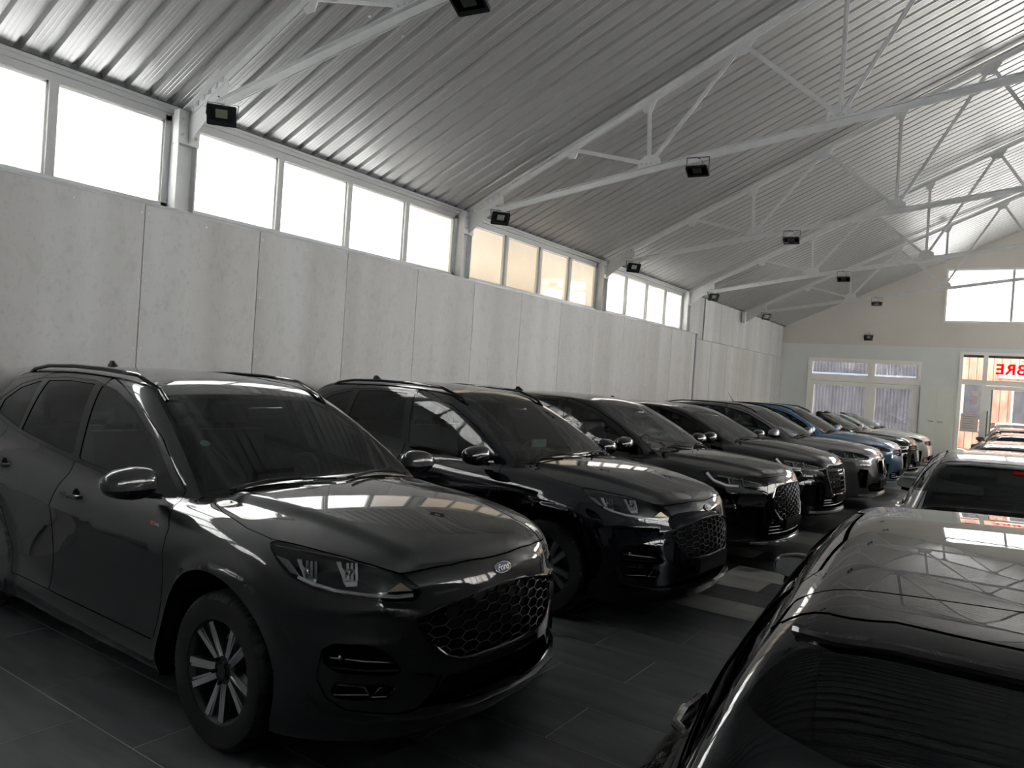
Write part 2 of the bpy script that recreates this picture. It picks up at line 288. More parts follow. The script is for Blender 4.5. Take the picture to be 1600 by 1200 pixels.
# left far glazing: fanlights over a double door
w = struct('window_40', (0, YF, 0)); x0, x1, zt = WA
xm = -4.0
frame_rect(MB(), x0, x1, 0, zt, .07, -.03, .12).build('window_frame', M['white'], w)
MB().box((x0+.07, -.02, 2.34), (x1-.07, .10, 2.50)).build('transom', M['white'], w)
MB().box((xm-.04, -.02, 2.50), (xm+.04, .10, zt-.07)).build('mullion', M['white'], w)
for a, b in ((x0+.07, xm-.04), (xm+.04, x1-.07)):
    frame_rect(MB(), a, b, 2.50, zt-.07, .055, -.01, .08).build('sash', M['white'], w); MB().box((a+.05, .03, 2.55), (b-.05, .04, zt-.12)).build('pane', M['clear'], w)
    d = struct('door_%d' % (1 if a < xm-1 else 2), (0, YF, 0)); b2 = b+.035 if a < xm-1 else b; a2 = a if a < xm-1 else a-.035
    MB().box((a2, -.03, .03), (a2+.15, .05, 2.33)).box((b2-.15, -.03, .03), (b2, .05, 2.33)).box((a2+.15, -.03, 2.20), (b2-.15, .05, 2.33)).box((a2+.15, -.03, .03), (b2-.15, .05, .25)).build('door_leaf', M['white'], d)
    MB().box((a2+.145, .0, .24), (b2-.145, .01, 2.21)).build('pane', M['clear'], d)
    hx = a2+.04 if a < xm-1 else b2-.04
    for hz in (.4, 1.2, 2.0): MB().box((hx-.035, -.05, hz), (hx+.035, -.03, hz+.11)).build('hinge', M['white'], d)
    if a > xm-1: MB().box((a2+.05, -.07, 1.02), (a2+.17, -.05, 1.045)).box((a2+.05, -.07, .98), (a2+.08, -.03, 1.1)).build('door_handle', M['dchrome'], d)
# gable strip window
w = struct('window_41', (0, YF, 0)); frame_rect(MB(), GW[0], GW[1], GW[2], GW[3], .06, -.02, .12).build('window_frame', M['white'], w)
for i in range(3):
    a = GW[0]+.06+i*1.64; b = a+1.64
    if i: MB().box((a-.035, .0, GW[2]+.06), (a+.035, .10, GW[3]-.06)).build('mullion', M['frame'], w)
    MB().box((a+.03, .05, GW[2]+.05), (b-.03, .06, GW[3]-.05)).build('pane', M['frost'], w)
w = struct('window_43', (0, YF, 0)); frame_rect(MB(), 3.2, 7.4, 0, 3.45, .08, -.03, .12).build('window_frame', M['white'], w); MB().box((5.26, -.02, .08), (5.34, .1, 3.37)).build('mullion', M['white'], w)  # unseen glazing, added as the opening for the front lamp
for a in (3.28, 5.34): MB().box((a, .04, .08), (a+1.98, .05, 3.37)).build('pane', M['clear'], w)
# entrance glazing
w = struct('window_42', (0, YF, 0)); x0, x1, zt = WE
frame_rect(MB(), x0, x1, 0, zt, .09, -.03, .12).build('window_frame', M['white'], w)
MB().box((x0+.09, -.025, 2.45), (x1-.09, .115, 2.60)).build('transom', M['white'], w)
posts = (-.96, 1.3)
for px in posts: MB().box((px-.06, -.03, .0), (px+.06, .12, 2.45)).box((px-.06, -.03, 2.60), (px+.06, .12, zt-.09)).build('post', M['white'], w)
xs = [x0+.09, -1.02, -.90, 1.24, 1.36, x1-.09]
for a, b in ((xs[0], xs[1]), (xs[2], xs[3]), (xs[4], xs[5])):
    MB().box((a, .04, 2.60), (b, .05, zt-.09)).build('pane', M['clear'], w); MB().box((a, -.01, zt-.16), (b, .05, zt-.09)).build('blind_box', M['dark'], w)
for a, b in ((xs[0], xs[1]), (xs[4], xs[5])): MB().box((a, .04, .09), (b, .05, 2.45)).build('pane', M['clear'], w)
d = struct('door_3', (0, YF, 0))
MB().box((xs[2], -.03, .02), (xs[2]+.13, .06, 2.44)).box((xs[3]-.13, -.03, .02), (xs[3], .06, 2.44)).box((xs[2]+.13, -.03, 2.33), (xs[3]-.13, .06, 2.44)).build('door_leaf', M['white'], d)
MB().box((xs[2]+.13, -.02, .05), (xs[2]+.17, .07, 2.34)).build('door_edge', M['trim'], d)
MB().box((xs[2]+.16, .0, .1), (xs[3]-.12, .01, 2.34)).build('pane', M['clear'], d)
MB().bar((xs[2]+.07, -.10, .8), (xs[2]+.07, -.10, 1.7), .03, .03).bar((xs[2]+.07, -.10, .85), (xs[2]+.07, -.02, .85), .02, .02).bar((xs[2]+.07, -.10, 1.65), (xs[2]+.07, -.02, 1.65), .02, .02).build('door_handle', M['dchrome'], d)
# mirrored lettering: painted on the outside of the transom pane
cu = bpy.data.curves.new('letters', 'FONT'); cu.body = 'BRE'; cu.size = .42; cu.extrude = .003; cu.offset = .012; cu.space_character = 1.12; cu.align_x = 'RIGHT'
to = bpy.data.objects.new('tmp', cu); C.objects.link(to); bpy.context.view_layer.update(); me = bpy.data.meshes.new_from_object(to); bpy.data.objects.remove(to)
me.materials.clear(); me.materials.append(M['red'])
lt = link('window_lettering', me, None, (-.70, YF+.058, 2.80), label='red letters BRE stuck on the glass above the entrance door, seen mirrored from inside', category='lettering'); lt.rotation_euler = (math.pi/2, 0, math.pi)
# notices in the side light
def notice(x0, x1, z0, z1, lab, lines=True):
    o = MB().box((x0, YF+.018, z0), (x1, YF+.022, z1)).build('paper_notice', M['paper']); o['label'] = lab; o['category'] = 'notice'
    if lines:
        m = MB(); zz = z1-.08
        while zz > z0+.05: m.box((x0+.05, YF+.0165, zz), (x1-.05-random.random()*.1, YF+.018, zz+.012)); zz -= .07
        m.build('printed_lines', M['ink'], o)
notice(-1.50, -1.05, 1.05, 1.58, 'large white paper notice low in the narrow glass beside the entrance door')
notice(-1.28, -1.10, 1.86, 2.06, 'lower of two small white papers high in the narrow glass beside the door', False)
notice(-1.28, -1.08, 2.10, 2.28, 'upper of two small white papers high in the narrow glass beside the door', False)
# cupboard
cb = thing('cupboard', 'tall pale two-door cupboard against the far wall between the two glazed doors', 'cupboard', (-2.14, YF-.11, 0))
MB().box((-.46, .04, 0), (.46, .105, 2.34)).build('body', M['cupboard'], cb)
for s in (-1, 1):
    dd = MB().box((min(s*.005, s*.455), .015, .06), (max(s*.005, s*.455), .037, 2.31)).build('door', M['cupboard'], cb)
    MB().bar((s*.05, -.01, 1.28), (s*.20, -.01, 1.28), .012, .018).bar((s*.06, -.01, 1.28), (s*.06, .02, 1.28), .01, .01).bar((s*.19, -.01, 1.28), (s*.19, .02, 1.28), .01, .01).build('handle', M['dchrome'], dd)
# ---------------------------------------------------------------- ceiling: corrugated sheets
ce = struct('ceiling'); PIT = .2145; NP = 5; SW = PIT*NP
prof = [(0, 0), (.010, .0), (.016, .050), (.060, .050), (.074, 0)]
for gx in (.110, .145, .180): prof += [(gx-.007, 0), (gx-.003, .0035), (gx+.003, .0035), (gx+.007, 0)]
pts = [(i*PIT+a, b) for i in range(NP) for a, b in prof]+[(SW+.01, 0), (SW+.016, .050)]
def sheet_mesh(xa, xb, dz, sgn):
    v = []; f = []
    za, zb = zroof(xa)+dz, zroof(xb)+dz
    n = len(pts)
    for x, z in ((xa, za), (xb, zb)):
        for y, h in pts: v.append((x, y, z+h))
    for x, z in ((xa, za), (xb, zb)):
        for y, h in pts: v.append((x, y, z+h+.002))
    f = [(i, i+1, n+i+1, n+i) for i in range(n-1)]+[(2*n+i+1, 2*n+i, 3*n+i, 3*n+i+1) for i in range(n-1)]
    return mkmesh('roof_sheet', v, f, M['sheet'])
sA = sheet_mesh(XL-.35, -1.55, .0, 1); sB = sheet_mesh(-1.72, RX+.02, .006, 1); sC = sheet_mesh(RX-.02, XR+.35, 0, -1)
y = YN-.1
while y < YF+.2:
    for s_ in (sA, sB, sC): link('roof_sheet', s_, ce, (0, y, 0))
    y += SW
rb = MB().prism([(XL-.5, zroof(XL-.5)+.09), (RX, zroof(RX)+.09), (XR+.5, zroof(XR+.5)+.09), (XR+.5, zroof(XR+.5)+.12), (RX, zroof(RX)+.14), (XL-.5, zroof(XL-.5)+.12)], 1, YN-.2, YF+.4).build('roof_deck', M['dark'], ce)
MB().bar((RX-.0, YN, zroof(RX)-.02), (RX, YF, zroof(RX)-.02), .25, .012).build('ridge_cap', M['sheet'], ce)
sc = MB()
for yy in np.arange(YN+.3, YF-.2, PIT*2):
    for xx in (-5.0, -3.3, -1.65, -.3):
        sc.box((xx-.012, yy-.012, zroof(xx)-.008), (xx+.012, yy+.012, zroof(xx)+.001))
sc.build('roof_screws', M['bolt'], ce, kind='stuff')
# ---------------------------------------------------------------- trusses
def mirror_x(x): return 2*RX-x
def truss(y, lab):
    t = thing('roof_truss', lab, 'truss', (0, y, 0), group='steel roof trusses')
    tb = lambda x: zroof(x)-.07
    for s in (0, 1):
        mx = (lambda x: x) if not s else mirror_x
        def P(x, z): return (mx(x), 0, z)
        # top chord: two angles back to back with a slot
        m = MB()
        for dy in (-.045, .045):
            m.bar((mx(XL+.05), dy, tb(XL)+.0), (mx(RX), dy, tb(RX)), .006 if 0 else .05, .012); m.bar((mx(XL+.05), dy*.28, tb(XL)-.03), (mx(RX), dy*.28, tb(RX)-.03), .012, .07)
        m.build('top_chord', M['steel'], t)
        # bottom chord rising from the haunch
        def zb(x): return 4.00+.150*(x+6.3) if x < -3.9 else 4.36+.133*(x+3.9)+.0
        m = MB()
        for dy in (-.030, .030):
            m.bar((mx(-6.35), dy, zb(-6.35)+.06), (mx(-3.9), dy, zb(-3.9)+.06), .045, .010).bar((mx(-6.35), dy*.35, zb(-6.35)+.025), (mx(-3.9), dy*.35, zb(-3.9)+.025), .010, .075)
            m.bar((mx(-3.9), dy, zb(-3.9)+.06), (mx(RX), dy, zb(RX)+.06), .045, .010).bar((mx(-3.9), dy*.35, zb(-3.9)+.025), (mx(RX), dy*.35, zb(RX)+.025), .010, .075)
        m.build('bottom_chord', M['steel'], t)
        B1, B2 = (-3.92, zb(-3.92)+.10), (-1.77, zb(-1.77)+.10); B3 = (RX, zb(RX)+.12)
        T0, T1, T2, T3, T4 = [(x, zroof(x)-.13) for x in (-5.0, -3.97, -2.86, -1.78, -.66)]
        for a, b in ((T0, B1), (T1, B1), (T2, B1), (T2, B2), (T3, B2), (T4, B2), (T4, B3)):
            m = MB(); m.bar(P(*a), P(*b), .05, .012, (0, 1, 0)); 
            m.bar((mx(a[0]), .012, a[1]), (mx(b[0]), .012, b[1]), .008, .05, (0, 1, 0)).build('web_bar', M['steel'], t)
        def plate(poly, nm='gusset_plate'):
            m = MB(); m.prism([(mx(a), b) for a, b in poly], 1, -.007, .007); o = m.build(nm, M['steel'], t); return o
        for (x, z), w in ((T0, .11), (T1, .11), (T2, .15), (T3, .10), (T4, .15)):
            zt = zroof; plate([(x-w, zt(x-w)-.06), (x+w, zt(x+w)-.06), (x+w*.85, zt(x+w)-.17), (x+.04, z-.12), (x-.06, z-.12), (x-w*.8, zt(x-w)-.16)])
        for (x, z), w in ((B1, .16), (B2, .15)):
            plate([(x-w, zb(x-w)+.03), (x+w, zb(x+w)+.03), (x+w*.85, z+.06), (x+.05, z+.11), (x-.06, z+.11), (x-w*.85, z+.05)])
            bo = MB()
            for i in range(4): bo.lathe([(.012, -.016), (.012, .016)], (mx(x-w*.6+i*w*.4), 0, z+.01), 6, 1, True)
            bo.build('bolts', M['bolt'], t, kind='stuff')
        # haunch: comb plate along the top chord, stiffened bracket on the column
        plate([(XL+.02, 3.98), (XL+.02, zroof(XL)-.05), (XL+.62, zroof(XL+.62)-.06), (XL+.64, 4.13), (XL+.50, 4.05)], 'haunch_plate')
        m = MB(); sgn = 1 if not s else -1
        m.prism([(mx(XL+.05), 3.74), (mx(XL+.05), 4.03), (mx(XL+.50), 4.10), (mx(XL+.40), 3.98)], 1, -.008, .008)
        m.box((min(mx(XL-.02), mx(XL+.07)), -.11, 3.74), (max(mx(XL-.02), mx(XL+.07)), .11, 4.05))
        m.build('column_bracket', M['steel'], t)
        bo = MB()
        for i in range(6): xx = XL+.10+i*.09; bo.box((min(mx(xx), mx(xx+.035)), -.03, zroof(xx)-.13), (max(mx(xx), mx(xx+.035)), .03, zroof(xx)-.075))
        for zz in (3.82, 3.97):
            for dy in (-.07, .07): bo.lathe([(.013, 0), (.013, .02*sgn), (.001, .022*sgn)], (mx(XL+.07), dy, zz), 6, 0)
        bo.build('bolts', M['bolt'], t, kind='stuff')
    m = MB().prism([(RX-.25, zroof(RX-.25)-.06), (RX, zroof(RX)-.06), (RX+.25, zroof(RX+.25)-.06), (RX+.1, zroof(RX)-.30), (RX-.1, zroof(RX)-.30)], 1, -.007, .007).build('ridge_plate', M['steel'], t)
    MB().bar((RX, 0, zroof(RX)-.2), (RX, 0, zb(RX)+.1), .05, .012, (0, 1, 0)).build('web_bar', M['steel'], t)
for y, lab in ((-.23, 'light grey steel roof truss overhead behind the camera'), (4.07, 'nearest light grey steel roof truss, crossing the top left of the picture'), (8.40, 'second light grey steel roof truss, seen whole with three gusset nodes'),
               (12.67, 'third light grey steel roof truss counted from the camera'), (17.0, 'fourth grey steel roof truss, landing where the strip windows end'), (21.35, 'farthest dark grey steel roof truss, in front of the far gable wall')): truss(y, lab)
# ---------------------------------------------------------------- floodlights
def flood(loc, rz, tilt, lab, hang=False):
    t = thing('floodlight', lab, 'floodlight', loc, rz, group='black LED floodlights')
    R = Matrix.Rotation(tilt, 4, 'X')
    def tr(m): m.v = [tuple(R @ Vector(p)) for p in m.v]; return m
    hb = MB(); hb.prism([(-.115, -.09), (.115, -.09), (.125, -.08), (.125, .08), (.115, .09), (-.115, .09), (-.125, .08), (-.125, -.08)], 1, -.012, .014)
    for i in range(7): hb.box((-.10+i*.031, .014, -.07), (-.094+i*.031, .04, .07))
    h = tr(hb).build('housing', M['lampbody'], t)
    tr(MB().box((-.105, -.016, -.045), (.105, -.0125, .075))).build('glass', M['clear'], h)
    tr(MB().box((-.05, -.0135, -.02), (.05, -.0122, .055))).build('led_panel', M['led'], h)
    dn = -1 if hang else 1
    m = MB()
    up_ = .16 if hang else .12
    for s in (-1, 1): m.bar((s*.13, 0, 0), (s*.13, .06 if not hang else 0, up_), .006, .022, (0, 1, 0))
    m.bar((-.13, .06 if not hang else 0, up_), (.13, .06 if not hang else 0, up_), .022, .006)
    m.build('bracket', M['lampbody'], t)
    w = MB(); w.tube([(0, .03, 0), (.05, .08, .08), (.02, .09, .16), (-.05, .07, .19)], .005, 6).build('cable', M['dark'], t, smooth=True)
names = ['nearest', 'second', 'third', 'fourth', 'farthest']
for i, y in enumerate((4.07, 8.40, 12.67, 17.0, 21.35)):
    flood((-6.05, y-.06, 3.92), math.radians(50), math.radians(30), ['black floodlight on the bracket where the nearest truss meets the window wall', 'black floodlight at the wall end of the second truss, above the yellowish panes', 'small black floodlight at the wall end of the third truss', 'pale-faced floodlight at the wall end of the fourth truss, where windows stop', 'floodlight at the wall end of the farthest truss'][i])
    flood((-3.26, y-.10, 4.28), math.radians(8), math.radians(68), ['black floodlight hanging from the nearest truss at the top edge of the picture', 'black floodlight hanging under the bottom chord of the second truss', 'floodlight hanging under the bottom chord of the third truss', 'floodlight hanging under the bottom chord of the fourth truss', 'floodlight hanging under the bottom chord of the farthest truss before the gable'][i], True)
flood((-4.15, YF-.10, 3.76), 0, math.radians(-15), 'small black floodlight mounted on the far gable wall above the glazed door')
# ---------------------------------------------------------------- outside, seen through the glazing
o = MB().box((-30, YF+.3, -.3), (30, 70, -.02)).build('ground', M['yard']); o['kind'] = 'structure'
sh = thing('shed', 'grey lilac corrugated shed beyond the left glazed door', 'shed', (0, 31.5, 0))
m = MB()
for i in range(110):
    x = -16+i*.12; m.prism([(x, 0), (x+.03, -.03), (x+.07, -.03), (x+.10, 0), (x+.12, 0), (x+.12, .03), (x, .03)], 2, 0, 5.2)
m.build('wall_sheeting', M['lilac'], sh); MB().box((-16, -.3, 2.55), (-3.0, -.04, 2.78)).build('gutter_band', M['lightblue'], sh); MB().prism([(-16.2, 5.2), (-2.7, 5.2), (-2.7, 5.3), (-16.2, 5.3)], 1, -.5, 4).build('roof', M['lilac'], sh)
hs = thing('building', 'orange clad building across the yard beyond the entrance door', 'building', (0, 38, 0))
m = MB()
for i in range(60):
    x = -5+i*.30
    m.box((x+.01, 0, 0), (x+.285, .06+.02*(i % 2), 7.5))
m.build('cladding_boards', M['brick'], hs, kind='stuff'); MB().box((-5, .1, 0), (13.2, 6, 7.6)).build('wall', M['pale'], hs)
for i, (x, z) in enumerate(((-2.2, 1.2), (-.4, 1.0), (1.2, 1.0), (3.0, 1.0), (-2.2, 4.2), (-.2, 4.2), (2., 4.2))):
    fr_ = frame_rect(MB(), x, x+.9, z, z+1.7, .08, -.06, .1).build('window', M['white'], hs); MB().box((x+.08, -.02, z+.08), (x+.82, .0, z+1.62)).build('pane', M['lilac'], fr_)
MB().box((1.3, -.12, 0), (2.6, -.02, 7.3)).box((-.9, -.12, 3.1), (4, -.03, 3.5)).build('render_band', M['pale'], hs)
nb = thing('building', 'ochre neighbouring building, a warm tint behind the frosted panes of the fourth window bay', 'building', (-8.7, 0, 0))
MB().box((-4, 7.2, 0), (0, 16.2, 7.5)).prism([(-4, 7.5), (.3, 7.5), (-2, 9)], 1, 7.0, 16.4).build('wall', M['ochre'], nb)
tr_ = thing('tree', 'bare pale tree in the yard beyond the entrance door', 'tree', (1.0, 33, 0))
m = MB(); m.tube([(0, 0, 0), (.05, 0, 1.2), (-.1, 0, 2.2), (-.45, .1, 3.0), (-1.1, .2, 3.6)], [.10, .085, .07, .05, .03], 8).tube([(-.05, 0, 1.9), (.3, .1, 2.8), (.9, .2, 3.5)], [.06, .045, .02], 8).tube([(-.3, .05, 2.7), (-.2, .1, 3.4), (-.35, .1, 4.2)], [.045, .03, .015], 6)
m.build('trunk', M['bark'], tr_, smooth=True)

def spl(pts):
    """natural cubic spline through (t, v) points, linear beyond the ends"""
    p=sorted(pts); x=np.array([a[0] for a in p],float); y=np.array([a[1] for a in p],float)
    n=len(x)
    if n==2:
        M=np.zeros(2)
    else:
        h=np.diff(x); A=np.zeros((n,n)); b=np.zeros(n); A[0,0]=A[-1,-1]=1
        for i in range(1,n-1):
            A[i,i-1]=h[i-1]; A[i,i]=2*(h[i-1]+h[i]); A[i,i+1]=h[i]
            b[i]=6*((y[i+1]-y[i])/h[i]-(y[i]-y[i-1])/h[i-1])
        M=np.linalg.solve(A,b)
    t=np.linspace(x[0],x[-1],1500); i=np.clip(np.searchsorted(x,t)-1,0,n-2); h=np.diff(x)[i]
    a=(x[i+1]-t)/h; c=(t-x[i])/h
    v=a*y[i]+c*y[i+1]+((a**3-a)*M[i]+(c**3-c)*M[i+1])*h*h/6
    s0=(v[1]-v[0])/(t[1]-t[0]); s1=(v[-1]-v[-2])/(t[-1]-t[-2])
    t=np.concatenate([[t[0]-5],t,[t[-1]+5]]); v=np.concatenate([[v[0]-5*s0],v,[v[-1]+5*s1]])
    return lambda q: np.interp(q,t,v)
def smax(a,b,k):
    h=np.maximum(k-np.abs(a-b),0)/k
    return np.maximum(a,b)+h*h*h*k/6
def smin(a,b,k): return -smax(-a,-b,k)
def sstep(a,b,x):
    t=np.clip((x-a)/(b-a),0,1); return t*t*t*(t*(6*t-15)+10)
class Shape:
    """implicit car body in the car's own frame: x forward from the front axle, y left, z up"""
    def __init__(s,P):
        s.P=P
        for k in ('hood','plan','side','front','bow','rear','rbow','gplan','lean','roof','ws','rs'): setattr(s,k,spl(P[k]))
    def F(s,p):
        P=s.P; x,y,z=p[...,0],p[...,1],p[...,2]; ay=np.sqrt(y*y+1e-6)
        W=s.plan(x)+s.side(z)
        for ax in (0.,-P['wb']):
            r=np.sqrt((x-ax)**2+(z-P['wr'])**2); R=P['ar']
            W=W+P.get('flare',.02)*(1-sstep(R+.02,R+.13,r))*sstep(.2,.5,W)
            W=W+P.get('lip',.008)*(1-sstep(R+.025,R+.04,r))
        if 'crease' in P:      # feature line on the flank: zc(x) spline, depth
            for zc,amp,w,x0,x1 in P['crease']:
                d=z-np.interp(x,[x1,x0],[zc[1],zc[0]])
                W=W+amp*np.exp(-np.abs(d)/w)*sstep(x1,x1+.4,x)*(1-sstep(x0-.3,x0,x))
        sd=ay-W
        cr=P['crown']
        ht=s.hood(x)-cr*ay*ay*(1+.6*ay*ay)
        if 'dome' in P:
            y0,y1,h=P['dome']; yl=y1+(y0-y1)*np.clip((x+.5)/1.3,0,1)
            ht=ht+h*(1-sstep(yl-.015,yl+.09,ay))*sstep(-.75,-.45,x)-h*.5
        tp=(z-ht)
        fr=(x-(s.front(z)-s.bow(ay)))*.9
        if 'fcrease' in P:
            for zc,sl,amp,w,y0 in P['fcrease']: fr=fr-amp*np.exp(-np.abs(z-zc-sl*(ay-.5))/w)*sstep(y0,y0+.14,ay)
        rr=((s.rear(z)+s.rbow(ay))-x)*.9
        L=smax(sd,tp,P.get('ks',.16)); L=smax(L,fr,P.get('kf',.16)); L=smax(L,rr,.16); L=smax(L,P['zb']-z,.06)
        sg=ay-(s.gplan(x)-s.lean(z))
        rg=z-(s.roof(x)-P.get('rcrown',.10)*ay*ay)
        wg=(x-(s.ws(z)-P.get('wbow',.22)*ay*ay))*.5
        bg=((s.rs(z)+P.get('rwbow',.2)*ay*ay)-x)*.6
        G=smax(sg,rg,P.get('kr',.12)); G=smax(G,wg,.07); G=smax(G,bg,.10); G=smax(G,.75-z,.02)
        F=smin(L,G,P.get('kj',.05))
        for d in P.get('dents',[]):   # scoops pressed into the skin: (centre, half sizes, depth)
            c,hs,dep=d; q=((x-c[0])/hs[0])**2+((ay-c[1])/hs[1])**2+((z-c[2])/hs[2])**2
            F=F+dep*(1-sstep(.25,1.,q))
        return F
    def grad(s,p,e=1e-3):
        g=np.empty_like(p)
        for i in range(3):
            d=np.zeros(3); d[i]=e; g[...,i]=(s.F(p+d)-s.F(p-d))/(2*e)
        return g
    def hit(s,o,d,tmax=9.,step=.5):
        """first hit of rays o+t*d with the skin"""
        o=np.array(o,float); d=np.array(d,float); d/=np.linalg.norm(d,axis=-1,keepdims=True)
        t=np.zeros(o.shape[:-1])
        for _ in range(120):
            f=s.F(o+d*t[...,None]); t=np.minimum(t+np.clip(f,-.2,.4)*max(step,.7 if _<6 else step),tmax)
            if (np.abs(f)<2e-4).all(): break
        return o+d*t[...,None],np.abs(f)<.01
    def mesh(s,h):
        P=s.P; lo=np.array(P['box'][0])-2*h; hi=np.array(P['box'][1])+2*h
        ax=[np.arange(lo[i],hi[i]+h,h) for i in range(3)]
        n=[len(a) for a in ax]
        V=np.empty(n)
        for i in range(0,n[0],16):
            g=np.stack(np.meshgrid(ax[0][i:i+16],ax[1],ax[2],indexing='ij'),-1); V[i:i+16]=s.F(g)
        S=V<0; C=[m-1 for m in n]
        acc=np.zeros(C+[3]); cnt=np.zeros(C)
        for a in range(3):          # edge crossings along each axis
            s0=[slice(None)]*3; s1=[slice(None)]*3; s0[a]=slice(0,-1); s1[a]=slice(1,None)
            A=V[tuple(s0)]; B=V[tuple(s1)]; cr=(A<0)!=(B<0)
            idx=np.argwhere(cr); t=(A[cr]/(A[cr]-B[cr]))
            pos=idx.astype(float); pos[:,a]+=t
            o=[i for i in range(3) if i!=a]
            for da in (0,-1):
                for db in (0,-1):
                    c=idx.copy(); c[:,o[0]]+=da; c[:,o[1]]+=db
                    ok=(c>=0).all(1)&(c<np.array(C)).all(1)
                    np.add.at(acc,tuple(c[ok].T),pos[ok]); np.add.at(cnt,tuple(c[ok].T),1)
        act=cnt>0; vid=-np.ones(C,int); vid[act]=np.arange(act.sum())
        verts=lo+(acc[act]/cnt[act][:,None])*h
        faces=[]
        for a in range(3):
            s0=[slice(None)]*3; s1=[slice(None)]*3; s0[a]=slice(0,-1); s1[a]=slice(1,None)
            A=S[tuple(s0)]; B=S[tuple(s1)]; idx=np.argwhere(A!=B); sg=A[tuple(idx.T)]
            o=[(a+1)%3,(a+2)%3]; q=[]
            for da,db in ((0,0),(-1,0),(-1,-1),(0,-1)):
                c=idx.copy(); c[:,o[0]]+=da; c[:,o[1]]+=db; q.append(vid[tuple(np.clip(c,0,np.array(C)-1).T)])
            q=np.stack(q,1); q[~sg]=q[~sg][:,::-1]; faces.append(q)
        faces=np.concatenate(faces)
        for _ in range(3):
            # light smoothing, then back on to the surface
            sm=np.zeros_like(verts); c=np.zeros(len(verts))
            for i in range(4):
                np.add.at(sm,faces[:,i],verts[faces[:,(i+1)%4]]+verts[faces[:,(i+3)%4]]); np.add.at(c,faces[:,i],2)
            verts=verts*.4+.6*sm/c[:,None]
            for _ in range(3):
                g=s.grad(verts); verts=verts-g*(s.F(verts)/np.maximum((g*g).sum(1),.15))[:,None]
        g=s.grad(verts); nr=g/np.linalg.norm(g,axis=1,keepdims=True)
        return Skin(verts,nr,faces)
class Skin:
    def __init__(s,v,n,f): s.v=v; s.n=n; s.f=f      # f: (m,4), triangles repeat -1 last
    def split(s,g):
        """cut along g=0: returns (inside g<0, outside)"""
        f=s.f; G=np.append(g,0.); neg=(G[f]<0)|(f<0); pos=(G[f]>=0)|(f<0)
        fin=neg.all(1); fout=pos.all(1); mix=~(fin|fout)
        V=[s.v]; N=[s.n]; nv=len(s.v); cache={}; ev=[];en=[]
        A=[];B=[]
        def cutp(a,b):
            nonlocal nv
            k=(a,b) if a<b else (b,a)
            if k in cache: return cache[k]
            ga,gb=g[k[0]],g[k[1]]; t=ga/(ga-gb) if ga!=gb else .5
            t=min(max(t,.02),.98)
            ev.append(s.v[k[0]]*(1-t)+s.v[k[1]]*t); en.append(s.n[k[0]]*(1-t)+s.n[k[1]]*t)
            cache[k]=nv; nv+=1; return nv-1
        def emit(L,poly):
            if len(poly)<3: return
            if len(poly)==3: L.append(poly+[-1])
            elif len(poly)==4: L.append(poly)
            else:
                L.append(poly[:4]); emit(L,[poly[0]]+poly[3:])
        for fc in f[mix].tolist():
            fc=[i for i in fc if i>=0]; a_=[];b_=[]
            for i in range(len(fc)):
                p,q=fc[i],fc[(i+1)%len(fc)]; ip=g[p]<0; iq=g[q]<0
                (a_ if ip else b_).append(p)
                if ip!=iq: c=cutp(p,q); a_.append(c); b_.append(c)
            emit(A,a_); emit(B,b_)
        if ev: V.append(np.array(ev)); N.append(np.array(en))
        v=np.concatenate(V); n=np.concatenate(N); n=n/np.maximum(np.linalg.norm(n,axis=1,keepdims=True),1e-9)
        mk=lambda fs,L: Skin(v,n,np.concatenate([f[fs],np.array(L,int).reshape(-1,4)])).compact()
        return mk(fin,A),mk(fout,B)
    def compact(s):
        u=np.unique(s.f); u=u[u>=0]; m=-np.ones(len(s.v)+1,int); m[u]=np.arange(len(u))
        return Skin(s.v[u],s.n[u],m[s.f])
    def largest(s):
        """the biggest connected piece"""
        if not len(s.f): return s
        lab=np.arange(len(s.v)); f=np.where(s.f<0,s.f[:,:1],s.f)
        while True:
            m=lab[f].min(1); new=lab.copy()
            for i in range(4): np.minimum.at(new,f[:,i],m)
            new=new[new]
            if (new==lab).all(): break
            lab=new
        L=lab[f[:,0]]; u,c=np.unique(L,return_counts=True)
        return Skin(s.v,s.n,s.f[L==u[c.argmax()]]).compact()
    def boundary(s):
        e=[]
        for a,b in ((0,1),(1,2),(2,3),(3,0)):
            p=s.f[:,a]; q=s.f[:,b].copy()
            if b==3: q=np.where(q<0,s.f[:,0],q)
            ok=(p>=0)&(p!=q); e.append(np.stack([p[ok],q[ok]],1))
        e=np.concatenate(e); k=np.sort(e,1); _,inv,c=np.unique(k,axis=0,return_inverse=True,return_counts=True)
        return e[c[inv.ravel()]==1]
    def move(s,d): return Skin(s.v+s.n*d,s.n,s.f)
    def rim(s,depth,vec=None):
        """edge return walls going inward"""
        e=s.boundary()
        if not len(e): return Skin(np.zeros((0,3)),np.zeros((0,3)),np.zeros((0,4),int))
        a,b=s.v[e[:,0]],s.v[e[:,1]]
        da=-s.n[e[:,0]]*depth if vec is None else np.array(vec)*depth+0*a
        db=-s.n[e[:,1]]*depth if vec is None else np.array(vec)*depth+0*b
        v=np.stack([a,b,b+db,a+da],1); n=np.cross(v[:,3]-v[:,0],b-a); n/=np.maximum(np.linalg.norm(n,axis=1,keepdims=True),1e-9)
        n=-n
        m=len(v); f=np.arange(4*m).reshape(m,4)[:,::-1]
        return Skin(v.reshape(-1,3),np.repeat(n,4,0),f)
    def join(s,*o):
        V=[s.v];N=[s.n];Fc=[s.f];k=len(s.v)
        for q in o: V.append(q.v);N.append(q.n);Fc.append(np.where(q.f>=0,q.f+k,-1));k+=len(q.v)
        return Skin(np.concatenate(V),np.concatenate(N),np.concatenate(Fc))
